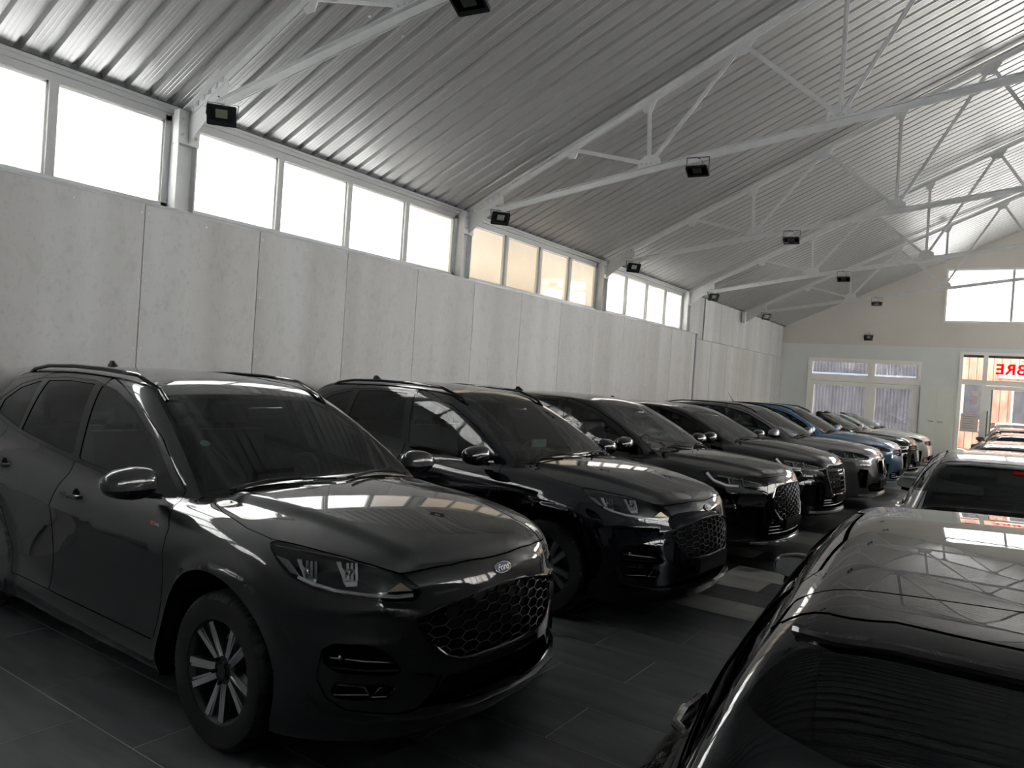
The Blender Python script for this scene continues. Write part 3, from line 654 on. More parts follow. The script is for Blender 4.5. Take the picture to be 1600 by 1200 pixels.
def poly_sd(p,poly,r=0.):
    """signed distance of 2-D points to a polygon, grown by r (round corners)"""
    poly=np.array(poly,float); n=len(poly); d=np.full(len(p),1e9); ins=np.zeros(len(p),bool)
    for i in range(n):
        a,b=poly[i],poly[(i+1)%n]; e=b-a; w=p-a
        t=np.clip((w@e)/(e@e+1e-12),0,1); q=w-t[:,None]*e; d=np.minimum(d,(q*q).sum(1))
        c=((a[1]>p[:,1])!=(b[1]>p[:,1])); 
        with np.errstate(divide='ignore',invalid='ignore'):
            xi=a[0]+(p[:,1]-a[1])/(b[1]-a[1])*(b[0]-a[0])
        ins^=c&(p[:,0]<xi)
    d=np.sqrt(d); return np.where(ins,-d,d)-r
def smooth_poly(poly,k=4):
    """Catmull-Rom closed curve through the points"""
    P=np.array(poly,float); n=len(P); out=[]
    for i in range(n):
        a,b,c,d=P[i-1],P[i],P[(i+1)%n],P[(i+2)%n]
        for j in range(k):
            t=j/k; out.append(.5*(2*b+(c-a)*t+(2*a-5*b+4*c-d)*t*t+(3*b-a-3*c+d)*t**3))
    return np.array(out)
SUVBODY=dict(wb=2.71,wr=.354,ar=.405,zb=.19,crown=.075,box=((-3.85,-1.02,.1),(1.0,1.02,1.75)),
 hood=[(1.1,.82),(.85,.926),(.75,.955),(.6,.991),(.45,1.022),(.3,1.049),(.1,1.077),(-.1,1.097),(-.35,1.112),(-.8,1.12),(-1.2,1.12),(-1.7,1.14),(-2.5,1.20),(-3.1,1.25),(-3.6,1.24)],
 plan=[(1.0,.84),(.7,.875),(.4,.905),(0,.925),(-.6,.925),(-1.3,.93),(-2.2,.932),(-2.8,.93),(-3.3,.885),(-3.75,.82)],
 side=[(.05,-.12),(.18,-.05),(.27,-.012),(.38,-.022),(.52,-.030),(.66,-.018),(.80,0),(.9,0),(1.0,-.025),(1.1,-.065),(1.25,-.14)],
 front=[(.1,.76),(.2,.85),(.32,.885),(.45,.892),(.6,.885),(.72,.865),(.8,.848),(.88,.822),(.95,.78),(1.02,.70),(1.1,.55)],
 bow=[(0,0),(.2,.008),(.4,.045),(.55,.10),(.67,.18),(.77,.29),(.86,.42),(1.0,.68)],
 rear=[(.15,-3.6),(.3,-3.71),(.6,-3.72),(.8,-3.69),(1.0,-3.66),(1.2,-3.62),(1.4,-3.6)],
 rbow=[(0,0),(.3,.01),(.6,.07),(.8,.20),(.95,.40)],
 gplan=[(-.1,.66),(-.4,.755),(-.8,.805),(-1.2,.83),(-1.7,.84),(-2.3,.83),(-2.9,.79),(-3.3,.74),(-3.7,.66)],
 lean=[(.9,-.03),(1.1,0),(1.25,.045),(1.4,.10),(1.5,.148),(1.6,.21),(1.7,.28)],
 roof=[(-.9,1.50),(-1.2,1.585),(-1.5,1.632),(-1.9,1.658),(-2.3,1.66),(-2.8,1.64),(-3.2,1.60),(-3.6,1.52)],
 ws=[(.9,-.10),(1.0,-.24),(1.1,-.39),(1.3,-.73),(1.5,-1.12),(1.6,-1.33),(1.7,-1.56)],
 rs=[(.9,-3.80),(1.15,-3.64),(1.3,-3.52),(1.5,-3.33),(1.6,-3.22),(1.7,-3.08)],
 kf=.13,fcrease=[(.725,.10,.012,.030,.42),(.655,-.18,.009,.025,.50)],dome=(.42,.62,.022),crease=[((.80,.93),.016,.05,-.35,-3.3)])
def variant(P, sx=1., sz=1., **kw):
    """another body from the same family: cabin length scaled by sx, greenhouse height by sz"""
    X = lambda x: x*sx if x < 0 else x
    Z = lambda z: 1.05+(z-1.05)*sz if z > 1.05 else z
    Q = dict(P); Q['map'] = (X, Z)
    for k in ('hood', 'roof'): Q[k] = [(X(a), Z(b)) for a, b in P[k]]
    for k in ('plan', 'gplan'): Q[k] = [(X(a), b) for a, b in P[k]]
    for k in ('front', 'rear', 'ws', 'rs'): Q[k] = [(Z(a), X(b)) for a, b in P[k]]
    for k in ('side', 'lean'): Q[k] = [(Z(a), b) for a, b in P[k]]
    Q['wb'] = P['wb']*sx; b = P['box']; Q['box'] = ((X(b[0][0]), b[0][1], b[0][2]), (b[1][0], b[1][1], Z(b[1][2])))
    Q['crease'] = [(a, b_, c, X(d), X(e)) for a, b_, c, d, e in P['crease']]
    Q.update(kw); return Q
DLO = [(-3.30, 1.31), (-3.22, 1.375), (-2.94, 1.492), (-2.656, 1.549), (-2.29, 1.574), (-1.88, 1.573), (-1.56, 1.53), (-1.27, 1.45), (-.93, 1.285), (-.60, 1.05), (-.68, 1.032), (-1.38, 1.085), (-1.77, 1.115), (-2.85, 1.215), (-3.2, 1.265)]
FG = [(-1.76, 1.545), (-1.56, 1.508), (-1.27, 1.425), (-1.02, 1.30), (-.86, 1.195), (-.80, 1.068), (-1.38, 1.112), (-1.63, 1.132)]
RG = [(-2.52, 1.535), (-2.2, 1.552), (-1.86, 1.548), (-1.72, 1.145), (-2.54, 1.212)]
QG = [(-3.13, 1.365), (-2.92, 1.462), (-2.62, 1.53), (-2.60, 1.222), (-3.14, 1.285)]
HOOD = [(-.235, 0), (-.29, .4), (-.45, .70), (-.40, .745), (-.25, .79), (-.01, .825), (.17, .82), (.42, .735), (.56, .668), (.65, .605), (.70, .555), (.745, .44), (.775, .31), (.797, .1), (.80, 0)]
LAMP = [(.174, .834, .975), (.225, .805, .985), (.418, .744, .983), (.557, .678, .962), (.648, .613, .933), (.703, .565, .901), (.755, .50, .845), (.77, .485, .812), (.76, .532, .783), (.651, .688, .797), (.545, .778, .811), (.464, .829, .829), (.363, .874, .872), (.303, .882, .913), (.217, .862, .956)]
GRILLE = [(0, .792), (.15, .786), (.336, .760), (.47, .732), (.525, .715), (.515, .68), (.474, .615), (.388, .542), (.317, .515), (.24, .508), (0, .503)]
INTAKE = [(0, .452), (.385, .452), (.43, .395), (.50, .335), (.3, .315), (0, .305)]
UPSLOT = [(.815, .59), (.79, .618), (.70, .615), (.632, .577), (.572, .492), (.67, .492), (.78, .50), (.81, .53)]
BEZEL = [(.815, .60), (.79, .63), (.70, .625), (.625, .585), (.56, .495), (.405, .468), (.43, .40), (.495, .330), (.56, .318), (.68, .332), (.75, .345), (.80, .39), (.825, .47)]
LOSLOT = [(.785, .46), (.72, .452), (.655, .448), (.60, .435), (.628, .392), (.73, .386), (.79, .398)]
def sym(half): return half+[(-a, b) for a, b in reversed(half) if abs(a) > 1e-6]
def symx(half): return half+[(a, -b) for a, b in reversed(half) if abs(b) > 1e-6]
def cut(sk, g, gap=0.):
    a, b = sk.split(g-gap)
    if gap:
        # re-evaluate on the new vertices is not possible, so the gap is cut with the distance carried by the caller
        pass
    return a, b
def tyre_mesh(R, w, n=72):
    m = MB(); h = w/2; t = R-.228 if R > .34 else R-.22
    pr = [(R-.125, -h*.80), (R-.12, -h*.92), (R-.07, -h*1.02), (R-.028, -h*.98), (R-.010, -h*.86), (R, -h*.66), (R, -h*.3), (R-.008, -h*.28), (R-.008, -h*.22), (R, -h*.2), (R, h*.2), (R-.008, h*.22), (R-.008, h*.28), (R, h*.3), (R, h*.66), (R-.010, h*.86), (R-.028, h*.98), (R-.07, h*1.02), (R-.12, h*.92), (R-.125, h*.80)]
    v = []; N = n*2
    for j, (r, t_) in enumerate(pr):
        for k in range(N):
            rr = r
            if j in (3, 4, 5, 6, 9, 10, 13, 14, 15, 16) and (k % 2): rr = r-(.007 if j not in (3, 16) else .003)
            a = 2*math.pi*(k+.35*(k % 2))/N; v.append((rr*math.cos(a), t_, rr*math.sin(a)))
    f = [(i*N+k, (i+1)*N+k, (i+1)*N+(k+1) % N, i*N+(k+1) % N) for i in range(len(pr)-1) for k in range(N)]
    m.add(v, f); return m
def rim_meshes(R, w, style):
    """the outer face is at +y; returns dict of MB"""
    r = R-.122; yo = w/2-.012; out = {}
    m = MB(); m.lathe([(r, -w*.4), (r-.01, -w*.3), (r-.018, 0), (r-.018, yo-.03), (r-.008, yo-.012), (r+.006, yo), (r+.010, yo-.004), (r+.008, yo-.02)], (0, 0, 0), 48, 1); out['barrel'] = m
    sp = MB(); bl = MB()
    ns = 5
    for k in range(ns):
        a0 = 2*math.pi*k/ns+.35
        for s in (-1, 1):
            def pt(rad, ang, y): return (rad*math.cos(ang), y, rad*math.sin(ang))
            a1 = a0+s*.10; a2 = a0+s*.36; 
            q = [(.055, a1-.26*0, 0), ]
            w1, w2 = .30, .055
            A = [pt(.055, a0+s*.02, yo-.035), pt(.055, a0+s*.50, yo-.035), pt(r-.01, a2+s*w2*1.3, yo-.006), pt(r-.01, a2-s*w2, yo-.006)]
            B = [pt(.055, a0+s*.02, yo-.075), pt(.055, a0+s*.50, yo-.075), pt(r-.01, a2+s*w2*1.3, yo-.04), pt(r-.01, a2-s*w2, yo-.04)]
            f = [(0, 1, 2, 3), (7, 6, 5, 4), (0, 4, 5, 1), (1, 5, 6, 2), (2, 6, 7, 3), (3, 7, 4, 0)]
            sp.add(A+B, f)
            if style == 'blade':   # thin bright blade from the hub into the wide gap
                b0 = a0+math.pi/ns+s*.04
                A = [pt(.05, b0-s*.05, yo-.03), pt(.05, b0+s*.12, yo-.03), pt(r-.012, b0+s*.13, yo-.012), pt(r-.012, b0+s*.085, yo-.010)]
                B = [(p[0], p[1]-.03, p[2]) for p in A]; bl.add(A+B, f)
    if style == 'blade':
        for k in range(ns):
            b0 = 2*math.pi*(k+.5)/ns+.35
            A = [(.05*math.cos(b0-.2), yo-.05, .05*math.sin(b0-.2)), (.05*math.cos(b0+.2), yo-.05, .05*math.sin(b0+.2)), ((r-.012)*math.cos(b0+.13), yo-.032, (r-.012)*math.sin(b0+.13)), ((r-.012)*math.cos(b0-.13), yo-.032, (r-.012)*math.sin(b0-.13))]
            bl2 = out.setdefault('pocket', MB()); bl2.add(A+[(p[0], p[1]-.03, p[2]) for p in A], [(0, 1, 2, 3), (7, 6, 5, 4), (0, 4, 5, 1), (1, 5, 6, 2), (2, 6, 7, 3), (3, 7, 4, 0)])
    out['spokes'] = sp
    if bl.v: out['blades'] = bl
    hb = MB(); hb.lathe([(.075, yo-.09), (.075, yo-.045), (.060, yo-.030), (.0, yo-.030)], (0, 0, 0), 24, 1)
    out['hub'] = hb
    c = MB(); c.lathe([(.032, yo-.030), (.031, yo-.022), (.0, yo-.020)], (0, 0, 0), 20, 1)
    for k in range(5):
        a = 2*math.pi*k/5+.35+math.pi/5; c.lathe([(.0095, yo-.035), (.0095, yo-.012), (.007, yo-.010), (0, yo-.010)], (.054*math.cos(a), 0, .054*math.sin(a)), 8, 1)
    out['cap'] = c
    d = MB(); d.lathe([(.05, yo-.12), (.155, yo-.12), (.155, yo-.145), (.05, yo-.145)], (0, 0, 0), 36, 1); out['disc'] = d
    ca = MB(); 
    for k in range(6):
        a = -.5+k*.2; ca.box((.135*math.cos(a)-.03, yo-.16, .135*math.sin(a)-.03), (.135*math.cos(a)+.025, yo-.095, .135*math.sin(a)+.03))
    out['caliper'] = ca
    return out
WCACHE = {}
def add_wheel(root, x, s, P, style, steer=0.):
    key = (P['wr'], style)
    if key not in WCACHE:
        w = .235; ty = tyre_mesh(P['wr'], w).mesh('tyre', M['rubber'], smooth=True, ang=.5)
        d = rim_meshes(P['wr'], w, style); mm = {}
        mt = dict(barrel='rimdark', spokes='rim' if style != 'dark' else 'rimdark', blades='rim', pocket='rimdark', hub='rimdark', cap='gloss', disc='disc', caliper='plastic')
        for k, m in d.items(): mm[k] = m.mesh(k, M[mt[k]], smooth=k in ('barrel', 'disc', 'cap', 'hub'), ang=.6)
        WCACHE[key] = (ty, mm)
    ty, mm = WCACHE[key]
    o = link('wheel', ty, root, (x, s*(P['track']), P['wr']-.002)); o.rotation_euler = (0, 0, steer+(0 if s > 0 else math.pi))
    for k, me in mm.items(): link({'barrel': 'rim', 'cap': 'hub_cap', 'disc': 'brake_disc', 'caliper': 'brake_caliper', 'pocket': 'spoke_pocket', 'blades': 'spoke_blades'}.get(k, k), me, o)
def lampa(p): return (abs(p[1])-p[0])*.70711
def pairs(v, i, j): return v[:, [i, j]]
def build_car(name, label, P, paint, pose, h=.05, nose='oval', wheel='plain', rails=False, ant='fin', open_top=False, group=None, privacy=True, rear=False, steer=0., front_detail=True, cat='car', lamps='std', seats=None):
    S = Shape(P); root = thing(name, label, cat, (pose[0], pose[1], 0), pose[2], group)
    X, Z = P.get('map', (lambda x: x, lambda z: z)); pm = M[paint]
    side = lambda L: [(X(a), Z(b)) for a, b in L]
    fx = P.get('fx', -.06); wb = P['wb']; wr_ = P['wr']; P.setdefault('track', .80)
    body = S.mesh(h); f0 = body.f[:200]
    fn = np.cross(body.v[f0[:, 1]]-body.v[f0[:, 0]], body.v[f0[:, 2]]-body.v[f0[:, 1]])
    if (fn*body.n[f0[:, 0]]).sum() < 0: body.f = body.f[:, ::-1].copy()
    ay = lambda sk: np.abs(sk.v[:, 1])
    full = body
    for ax in (fx, fx-wb):
        g = np.maximum(np.hypot(body.v[:, 0]-ax+.04, body.v[:, 2]-wr_)-P['ar'], .42-ay(body)); _, body = body.split(g)
    def take(fn_, gap=0., keep=True):
        """remove the region fn_<0 (grown by gap) from the body; return the region shrunk by gap"""
        nonlocal body
        piece, body = body.split(fn_(body)-gap)
        if gap and len(piece.f): piece, _ = piece.split(fn_(piece)+gap)
        return piece
    # windscreen
    WS = symx([(X(-1.205), 0), (X(-1.225), .4), (X(-1.25), .60), (X(-.95), .665), (X(-.47), .765), (X(-.36), .60), (X(-.29), .35), (X(-.26), 0)])
    ws = take(lambda s: np.maximum(poly_sd(pairs(s.v, 0, 1), WS), .95-s.v[:, 2]))
    if len(ws.f): 
        o = skin_obj('windscreen', ws, M['glass'], root)
        band, _ = ws.split(-(poly_sd(pairs(ws.v, 0, 1), WS)+.028)); skin_obj('frit_band', band.move(-.003), M['gloss'], o)
    # side windows
    for s in (1, -1):
        tr_ = take(lambda k: np.maximum(poly_sd(pairs(k.v, 0, 2), side(DLO)), .3-s*k.v[:, 1]))
        if open_top: 
            gz, _ = tr_.split(np.maximum(poly_sd(pairs(tr_.v, 0, 2), side(FG)), X(-1.7)-tr_.v[:, 0])) if len(tr_.f) else (tr_, None)
            if len(gz.f): skin_obj('front_quarter_glass', gz.move(-.003), M['glass'], root)
            continue
        glassz = []
        for nm, L, mt in (('front_door_glass', FG, 'glass'), ('rear_door_glass', RG, 'priv' if privacy else 'glass'), ('quarter_glass', QG, 'priv' if privacy else 'glass')):
            gz, tr_ = tr_.split(poly_sd(pairs(tr_.v, 0, 2), side(L), .004)); glassz.append((nm, gz, mt))
        tr_ = tr_.move(-.002); o = skin_obj('window_surround', tr_, M['gloss'], root, .012)
        for nm, gz, mt in glassz: skin_obj(nm, gz.move(-.006), M[mt], root)
    # rear glass
    if not open_top:
        RW = P.get('rwin') or sym([(0, Z(1.575)), (.40, Z(1.555)), (.56, Z(1.53)), (.60, Z(1.49)), (.70, Z(1.22)), (.68, Z(1.15)), (.45, Z(1.12)), (0, Z(1.11))])
        rw = take(lambda k: np.maximum(poly_sd(pairs(k.v, 1, 2), RW), k.v[:, 0]-P.get('rwx', X(-2.95))))
        if len(rw.f):
            inn, fr = rw.split(poly_sd(pairs(rw.v, 1, 2), RW)+.03); skin_obj('rear_window_frit', fr.move(-.002), M['gloss'], root); skin_obj('rear_window', inn.move(-.002), M['priv'], root)
    # bonnet, cowl
    hoodp = take(lambda k: np.maximum(poly_sd(pairs(k.v, 0, 1), symx(HOOD)), .84-k.v[:, 2]), .0022)
    CW = symx([(-.20, 0), (-.26, .4), (-.42, .70), (-.40, .76), (X(-.50), .80), (X(-.47), .755), (X(-.33), .55), (X(-.26), .30), (X(-.24), 0)])
    cw = take(lambda k: np.maximum(poly_sd(pairs(k.v, 0, 1), CW), .95-k.v[:, 2]))
    cw = cw.largest()
    if len(cw.f): skin_obj('cowl_panel', cw.move(-.006), M['plastic'], root, .01)
    # headlamps
    LP = P.get('lamp', LAMP); lp = [(lampa(p), p[2]) for p in LP]
    for s in (1, -1):
        la = lambda k: np.stack([(s*k.v[:, 1]-k.v[:, 0])*.70711, k.v[:, 2]], 1)
        le = take(lambda k: np.maximum(poly_sd(la(k), lp), np.maximum(.25-s*k.v[:, 1], -k.v[:, 0])))
        if not len(le.f): continue
        dn = np.array([.70711, s*.70711, 0])
        bowl = Skin(le.v-dn*.055-np.array([0, 0, .004]), le.n, le.f); wall = le.rim(.055, (-dn[0], -dn[1], -.07))
        hl = skin_obj('headlamp', bowl.join(wall), M['bowl'], root)
        skin_obj('lens', le.move(-.002), M['lens'], hl)
        rimb, _ = le.split(-(poly_sd(la(le), lp)+.008)); skin_obj('bezel', rimb.move(-.004), M['gloss'], hl)
        def at(a, z, dep, s=s, dn=dn):
            t = np.array([-.70711, s*.70711, 0])*a; o_ = np.array([t[0], t[1], z])+dn*1.6
            p, ok = S.hit(o_[None], -dn[None]); return tuple(p[0]-dn*dep)
        def strip(pts, r, dep, mt, nm):
            m = MB(); m.tube([at(lampa(p), p[2], dep) for p in pts], r, 6); return m.build(nm, M[mt], hl, smooth=True)
        if lamps == 'std':
            strip([(.403, .858, .868), (.463, .829, .847), (.543, .777, .828), (.65, .688, .814), (.723, .596, .806), (.748, .521, .808)], .0078, .011, 'drl', 'daytime_light')
            for q, (A, B) in enumerate(((.245, .335), (.075, .17))):
                m = MB()
                z0, z1 = (.845, .93)
                P1 = [at(B, z1, .020), at(B-.02, z1, .020), at(B-.035, z0+.012, .030), at(A, z0+.018, .030), at(A, z0, .022), at(B-.05, z0-.004, .022)]
                P2 = [tuple(np.array(p)-dn*.018) for p in P1]; n_ = 6
                m.add(P1+P2, [tuple(range(6)), tuple(range(11, 5, -1))]+[(i, (i+1) % 6, 6+(i+1) % 6, 6+i) for i in range(6)]).build('reflector', M['refl'], hl)
                m = MB()
                for c in range(3): m.bar(at(A+.012+c*.018, .925, .034), at(A+.004+c*.018, .862, .030), .010, .012)
                m.build('projector_fins', M['refl' if q else 'dchrome'], hl)
                m = MB(); c0 = at(A+.035, .885, .05); m.lathe([(.026, 0), (.022, .012), (.012, .019), (.0, .021)], c0, 14, 0); m.build('projector', M['chrome'], hl, smooth=True)
            m = MB(); P1 = [at(.425, .935, .010), at(.37, .925, .010), at(.315, .872, .012), at(.355, .882, .010)]
            m.add(P1+[tuple(np.array(p)-dn*.01) for p in P1], [(0, 1, 2, 3), (7, 6, 5, 4), (0, 4, 5, 1), (1, 5, 6, 2), (2, 6, 7, 3), (3, 7, 4, 0)]).build('side_marker', M['marker'], hl)
            m = MB(); ap = at(-.105, .858, .018); bs = [at(-.05, .824, .020), at(-.16, .822, .020), at(-.105, .82, .045)]
            m.add([ap]+bs, [(0, 1, 2), (0, 2, 3), (0, 3, 1), (1, 3, 2)]).build('turn_signal', M['amber'], hl)
            strip([(.16, .84, .965), (.30, .80, .962), (.50, .70, .945), (.62, .62, .915)], .0035, .016, 'dchrome', 'upper_trim')
        else:
            a0, a1 = max(p[0] for p in lp), min(p[0] for p in lp); z0, z1 = min(p[1] for p in lp), max(p[1] for p in lp); W_ = a0-a1
            if lamps == 'hook':
                m = MB(); m.tube([at(a0-.05, z1-.03, .014), at(a0-.10, z0+(z1-z0)*.42, .014), at(a0-.22, z0+.030, .014), at(a0-.34, z0+.028, .014)], .016, 6).build('daytime_light', M['drl'], hl, smooth=True)
                m = MB(); m.tube([at(a0-.14, z1-.045, .016), at(a0-.3, z1-.06, .016), at(a1+.10, z0+.055, .016)], .009, 6).build('upper_trim', M['chrome'], hl, smooth=True)
            else:
                m = MB(); m.tube([at(a0-.06, z0+(z1-z0)*.62, .014), at(a0-.2, z0+.035, .014), at(a1+.08, z0+.03, .014)], .008, 6).build('daytime_light', M['drl'], hl, smooth=True)
            for A in (a0-W_*.42, a0-W_*.62):
                m = MB(); c0 = at(A, (z0+z1)/2-.005, .035); m.lathe([(.030, 0), (.026, .012), (.012, .020), (.0, .022)], c0, 14, 0); m.build('projector', M['chrome'], hl, smooth=True)
                m = MB(); m.bar(at(A+.045, z1-.05, .02), at(A+.03, z0+.03, .02), .012, .012).build('reflector', M['refl'], hl)
    FX = np.array([1., 0, 0])
    def front_piece(poly, lim=.25): return take(lambda k: np.maximum(poly_sd(pairs(k.v, 1, 2), poly), lim-k.v[:, 0]))
    def surf(y, z, dep=0.):
        p, ok = S.hit(np.array([[1.6, y, z]]), np.array([[-1., 0, 0]])); return (p[0][0]-dep, y, z)
    def recess(nm, piece, depth, mt, vec=(-1, 0, 0), parent=None):
        if not len(piece.f): return None
        b = Skin(piece.v+np.array(vec)*depth, piece.n, piece.f); return skin_obj(nm, b.join(piece.rim(depth, vec)), M[mt], parent or root)
    def hexes(poly, cw_, ch_, bw, dep, mt, par, bd=.016):
        m = MB(); 
        ys = np.arange(-12, 13)*cw_; E = []
        for i in range(-14, 15):
            for j in range(0, 26):
                cy = i*cw_; cz = .40+j*ch_+(i % 2)*ch_/2; a = cw_/3; b = cw_*2/3; hh = ch_/2
                E += [((cy-a, cz+hh), (cy+a, cz+hh)), ((cy+a, cz+hh), (cy+b, cz)), ((cy+b, cz), (cy+a, cz-hh))]
        mid = np.array([[(p[0]+q[0])/2, (p[1]+q[1])/2] for p, q in E]); ok = poly_sd(mid, poly) < .006
        pts = np.array([[p, q] for (p, q), k_ in zip(E, ok) if k_]).reshape(-1, 2)
        o_ = np.stack([np.full(len(pts), 1.6), pts[:, 0], pts[:, 1]], 1); hp, _ = S.hit(o_, np.tile([-1., 0, 0], (len(pts), 1)))
        hp[:, 0] -= dep
        for k in range(0, len(hp), 2):
            p, q = hp[k], hp[k+1]; m.bar(p, q, bd, bw)
        return m.build('grille_mesh', M[mt], par)
    def border(poly, r, mt, nm, par, dep=0., closed=True):
        o_ = np.array([[1.6, a, b] for a, b in poly]); hp, _ = S.hit(o_, np.tile([-1., 0, 0], (len(o_), 1))); hp[:, 0] -= dep
        return MB().tube([tuple(p) for p in hp], r, 6, closed).build(nm, M[mt], par, smooth=True)
    def plate_emblem(y, z, nm='emblem'):
        p = np.array(surf(y, z)); n = S.grad(p[None])[0]; n /= np.linalg.norm(n); return p, n
    if nose == 'oval':
        G = sym(GRILLE); gp = front_piece(G); gr = recess('grille', gp, .060, 'plastic')
        border(G, .007, 'gloss', 'grille_surround', gr, .003)
        hexes(G, .0825, .0447, .0052, .014, 'dchrome', gr)
        ip = front_piece(sym(INTAKE)); recess('lower_intake', ip, .10, 'liner')
        for s in (1, -1):
            mm_ = [(s*a, b) for a, b in BEZEL]; bz = front_piece(mm_, .2)
            if not len(bz.f): continue
            d2 = (-.85, -s*.5, 0)
            b0, rest = bz.split(poly_sd(pairs(bz.v, 1, 2), [(s*a, b) for a, b in UPSLOT])); b1, rest = rest.split(poly_sd(pairs(rest.v, 1, 2), [(s*a, b) for a, b in LOSLOT]))
            o = recess('fog_lamp_bezel', rest, .012, paint, d2); recess('upper_slot', b0, .07, 'liner', d2, o); recess('lower_slot', b1, .055, 'liner', d2, o)
            def sp_(y, z, dep): q = np.array(surf(s*y, z)); return tuple(q+np.array(d2)*dep)
            MB().tube([sp_(.79, .545, .045), sp_(.70, .535, .045), sp_(.60, .525, .045)], .005, 6).build('slat', M['dchrome'], o, smooth=True)
            MB().tube([sp_(.79, .512, .02), sp_(.70, .505, .02), sp_(.585, .500, .02), sp_(.45, .463, .01)], .008, 6).build('wing_trim', M['gloss'], o, smooth=True)
            MB().tube([sp_(.775, .445, .02), sp_(.70, .438, .02), sp_(.685, .405, .02), sp_(.78, .40, .02)], .005, 6, True).build('fog_lamp', M['dchrome'], o, smooth=True)
            MB().lathe([(.018, 0), (.014, .01), (0, .013)], sp_(.765, .552, .035), 12, 0).build('bulb', M['chrome'], o, smooth=True)
            MB().tube([sp_(.655, .44, .01), sp_(.605, .432, .01), sp_(.63, .398, .01), sp_(.68, .40, .01)], .0045, 6, True).build('chrome_clip', M['chrome'], o, smooth=True)
        # splitter lip
        pts = [(-.845, .40), (-.80, .345), (-.70, .315), (-.50, .300), (-.25, .297), (0, .297)]; pts = pts+[(-a, b) for a, b in pts[-2::-1]]
        v = []; 
        for y, z in pts:
            p = np.array(surf(y, z)); n = np.array([1., np.sign(y)*min(1, (abs(y)/.72)**4), 0]); n /= np.linalg.norm(n)
            for dx, dz in ((-.03, .016), (.012, .012), (.034, .0), (.03, -.016), (-.03, -.020)): q = p+n*dx; v.append((q[0], q[1], z+dz))
        n5 = 5; k_ = len(pts); f = [(i*n5+j, i*n5+(j+1) % n5, (i+1)*n5+(j+1) % n5, (i+1)*n5+j) for i in range(k_-1) for j in range(n5)]+[(0, 1, 2, 3, 4), tuple(range((k_-1)*n5+4, (k_-1)*n5-1, -1))]
        MB().add(v, f).build('front_splitter', pm, root, smooth=True, ang=.7)
        # oval badge
        p, n = plate_emblem(0, .857); ob = MB(); r_ = MB()
        T = Vector((0, 1, 0)); U = Vector(tuple(n)).cross(T); U = -U if U.z < 0 else U
        def ov(rx, rz, off): return [tuple(Vector(tuple(p+n*off))+T*(rx*math.cos(a))+U*(rz*math.sin(a))) for a in [2*math.pi*k/28 for k in range(28)]]
        b_ = ob.add(ov(.062, .0255, .006)+ov(.060, .024, -.02), [tuple(range(28)), tuple(range(55, 27, -1))]+[(i, (i+1) % 28, 28+(i+1) % 28, 28+i) for i in range(28)]).build('oval_badge', M['blueoval'], root)
        r_.tube([Vector(q) for q in ov(.0615, .025, .006)], .0035, 6, True).build('badge_ring', M['chrome'], b_, smooth=True)
        cu = bpy.data.curves.new('t', 'FONT'); cu.body = 'Ford'; cu.size = .043; cu.shear = .35; cu.extrude = .0008; cu.offset = .0006; cu.align_x = 'CENTER'; cu.align_y = 'CENTER'
        to = bpy.data.objects.new('t', cu); C.objects.link(to); bpy.context.view_layer.update(); tm = bpy.data.meshes.new_from_object(to); bpy.data.objects.remove(to); tm.materials.clear(); tm.materials.append(M['chrome'])
        lo_ = link('script_lettering', tm, b_); nn = Vector(tuple(n)); lo_.matrix_local = Matrix.Translation(Vector(tuple(p+n*.0075)))@Matrix((T.to_4d(), U.to_4d(), nn.to_4d(), (0, 0, 0, 1))).transposed().to_3x3().to_4x4()
    else:
        GP = P['grille']; G = sym(GP); gp = front_piece(G); gr = recess('grille', gp, .055, 'plastic')
        zc = (GP[0][1]+GP[-1][1])/2
        if nose == 'mesh':
            border(G, .009, 'chrome', 'grille_surround', gr, .002); hexes(G, .068, .052, .0065, .010, 'chrome', gr, .014)
        elif nose == 'rings':
            border(G, .014, 'chrome', 'grille_surround', gr, .002)
            for zz in np.arange(GP[-1][1]+.05, GP[0][1]-.02, .062):
                yy = max([abs(a) for a, b in GP if abs(b-zz) < .12] or [.3])-.03
                for q in np.arange(-yy+.04, yy-.03, .09):
                    MB().bar(surf(q-.03, zz, .012), surf(q+.03, zz+.0, .012), .02, .022).build('grille_bar', M['chrome'], gr)
            for r4 in range(4):
                c0 = (r4-1.5)*.058; m = MB(); m.tube([surf(c0+.034*math.cos(a), .765+.034*math.sin(a), -.006) for a in np.linspace(0, 2*math.pi, 21)[:-1]], .0055, 6, True); m.build('ring_emblem', M['chrome'], gr, smooth=True)
        elif nose == 'kidney':
            for s in (1, -1):
                K = [(s*a, b) for a, b in ((.03, .80), (.24, .81), (.30, .77), (.27, .60), (.22, .56), (.05, .56), (.03, .60))]
                border(K, .012, 'chrome', 'kidney_frame', gr, -.008)
                for q in range(7): MB().bar(surf(s*(.06+q*.032), .585, .01), surf(s*(.06+q*.034), .785, .01), .01, .012).build('grille_bar', M['gloss'], gr)
            m = MB(); p, n = plate_emblem(0, .865); m.lathe([(.036, -.02), (.036, .004), (.03, .008), (0, .008)], tuple(p), 20, 0); m.build('round_emblem', M['dchrome'], root, smooth=True)
        else:
            for zz in np.arange(GP[-1][1]+.03, GP[0][1]-.02, .045):
                yy = max(.1, max([abs(a) for a, b in GP])-.05); MB().tube([surf(q, zz, .008) for q in np.linspace(-yy, yy, 9)], .006, 6).build('grille_bar', M['chrome'], gr, smooth=True)
            m = MB(); cz = zc
            ring = [surf(.060*math.cos(a), cz+.060*math.sin(a), -.012) for a in np.linspace(0, 2*math.pi, 25)[:-1]]
            m.tube(ring, .006, 6, True)
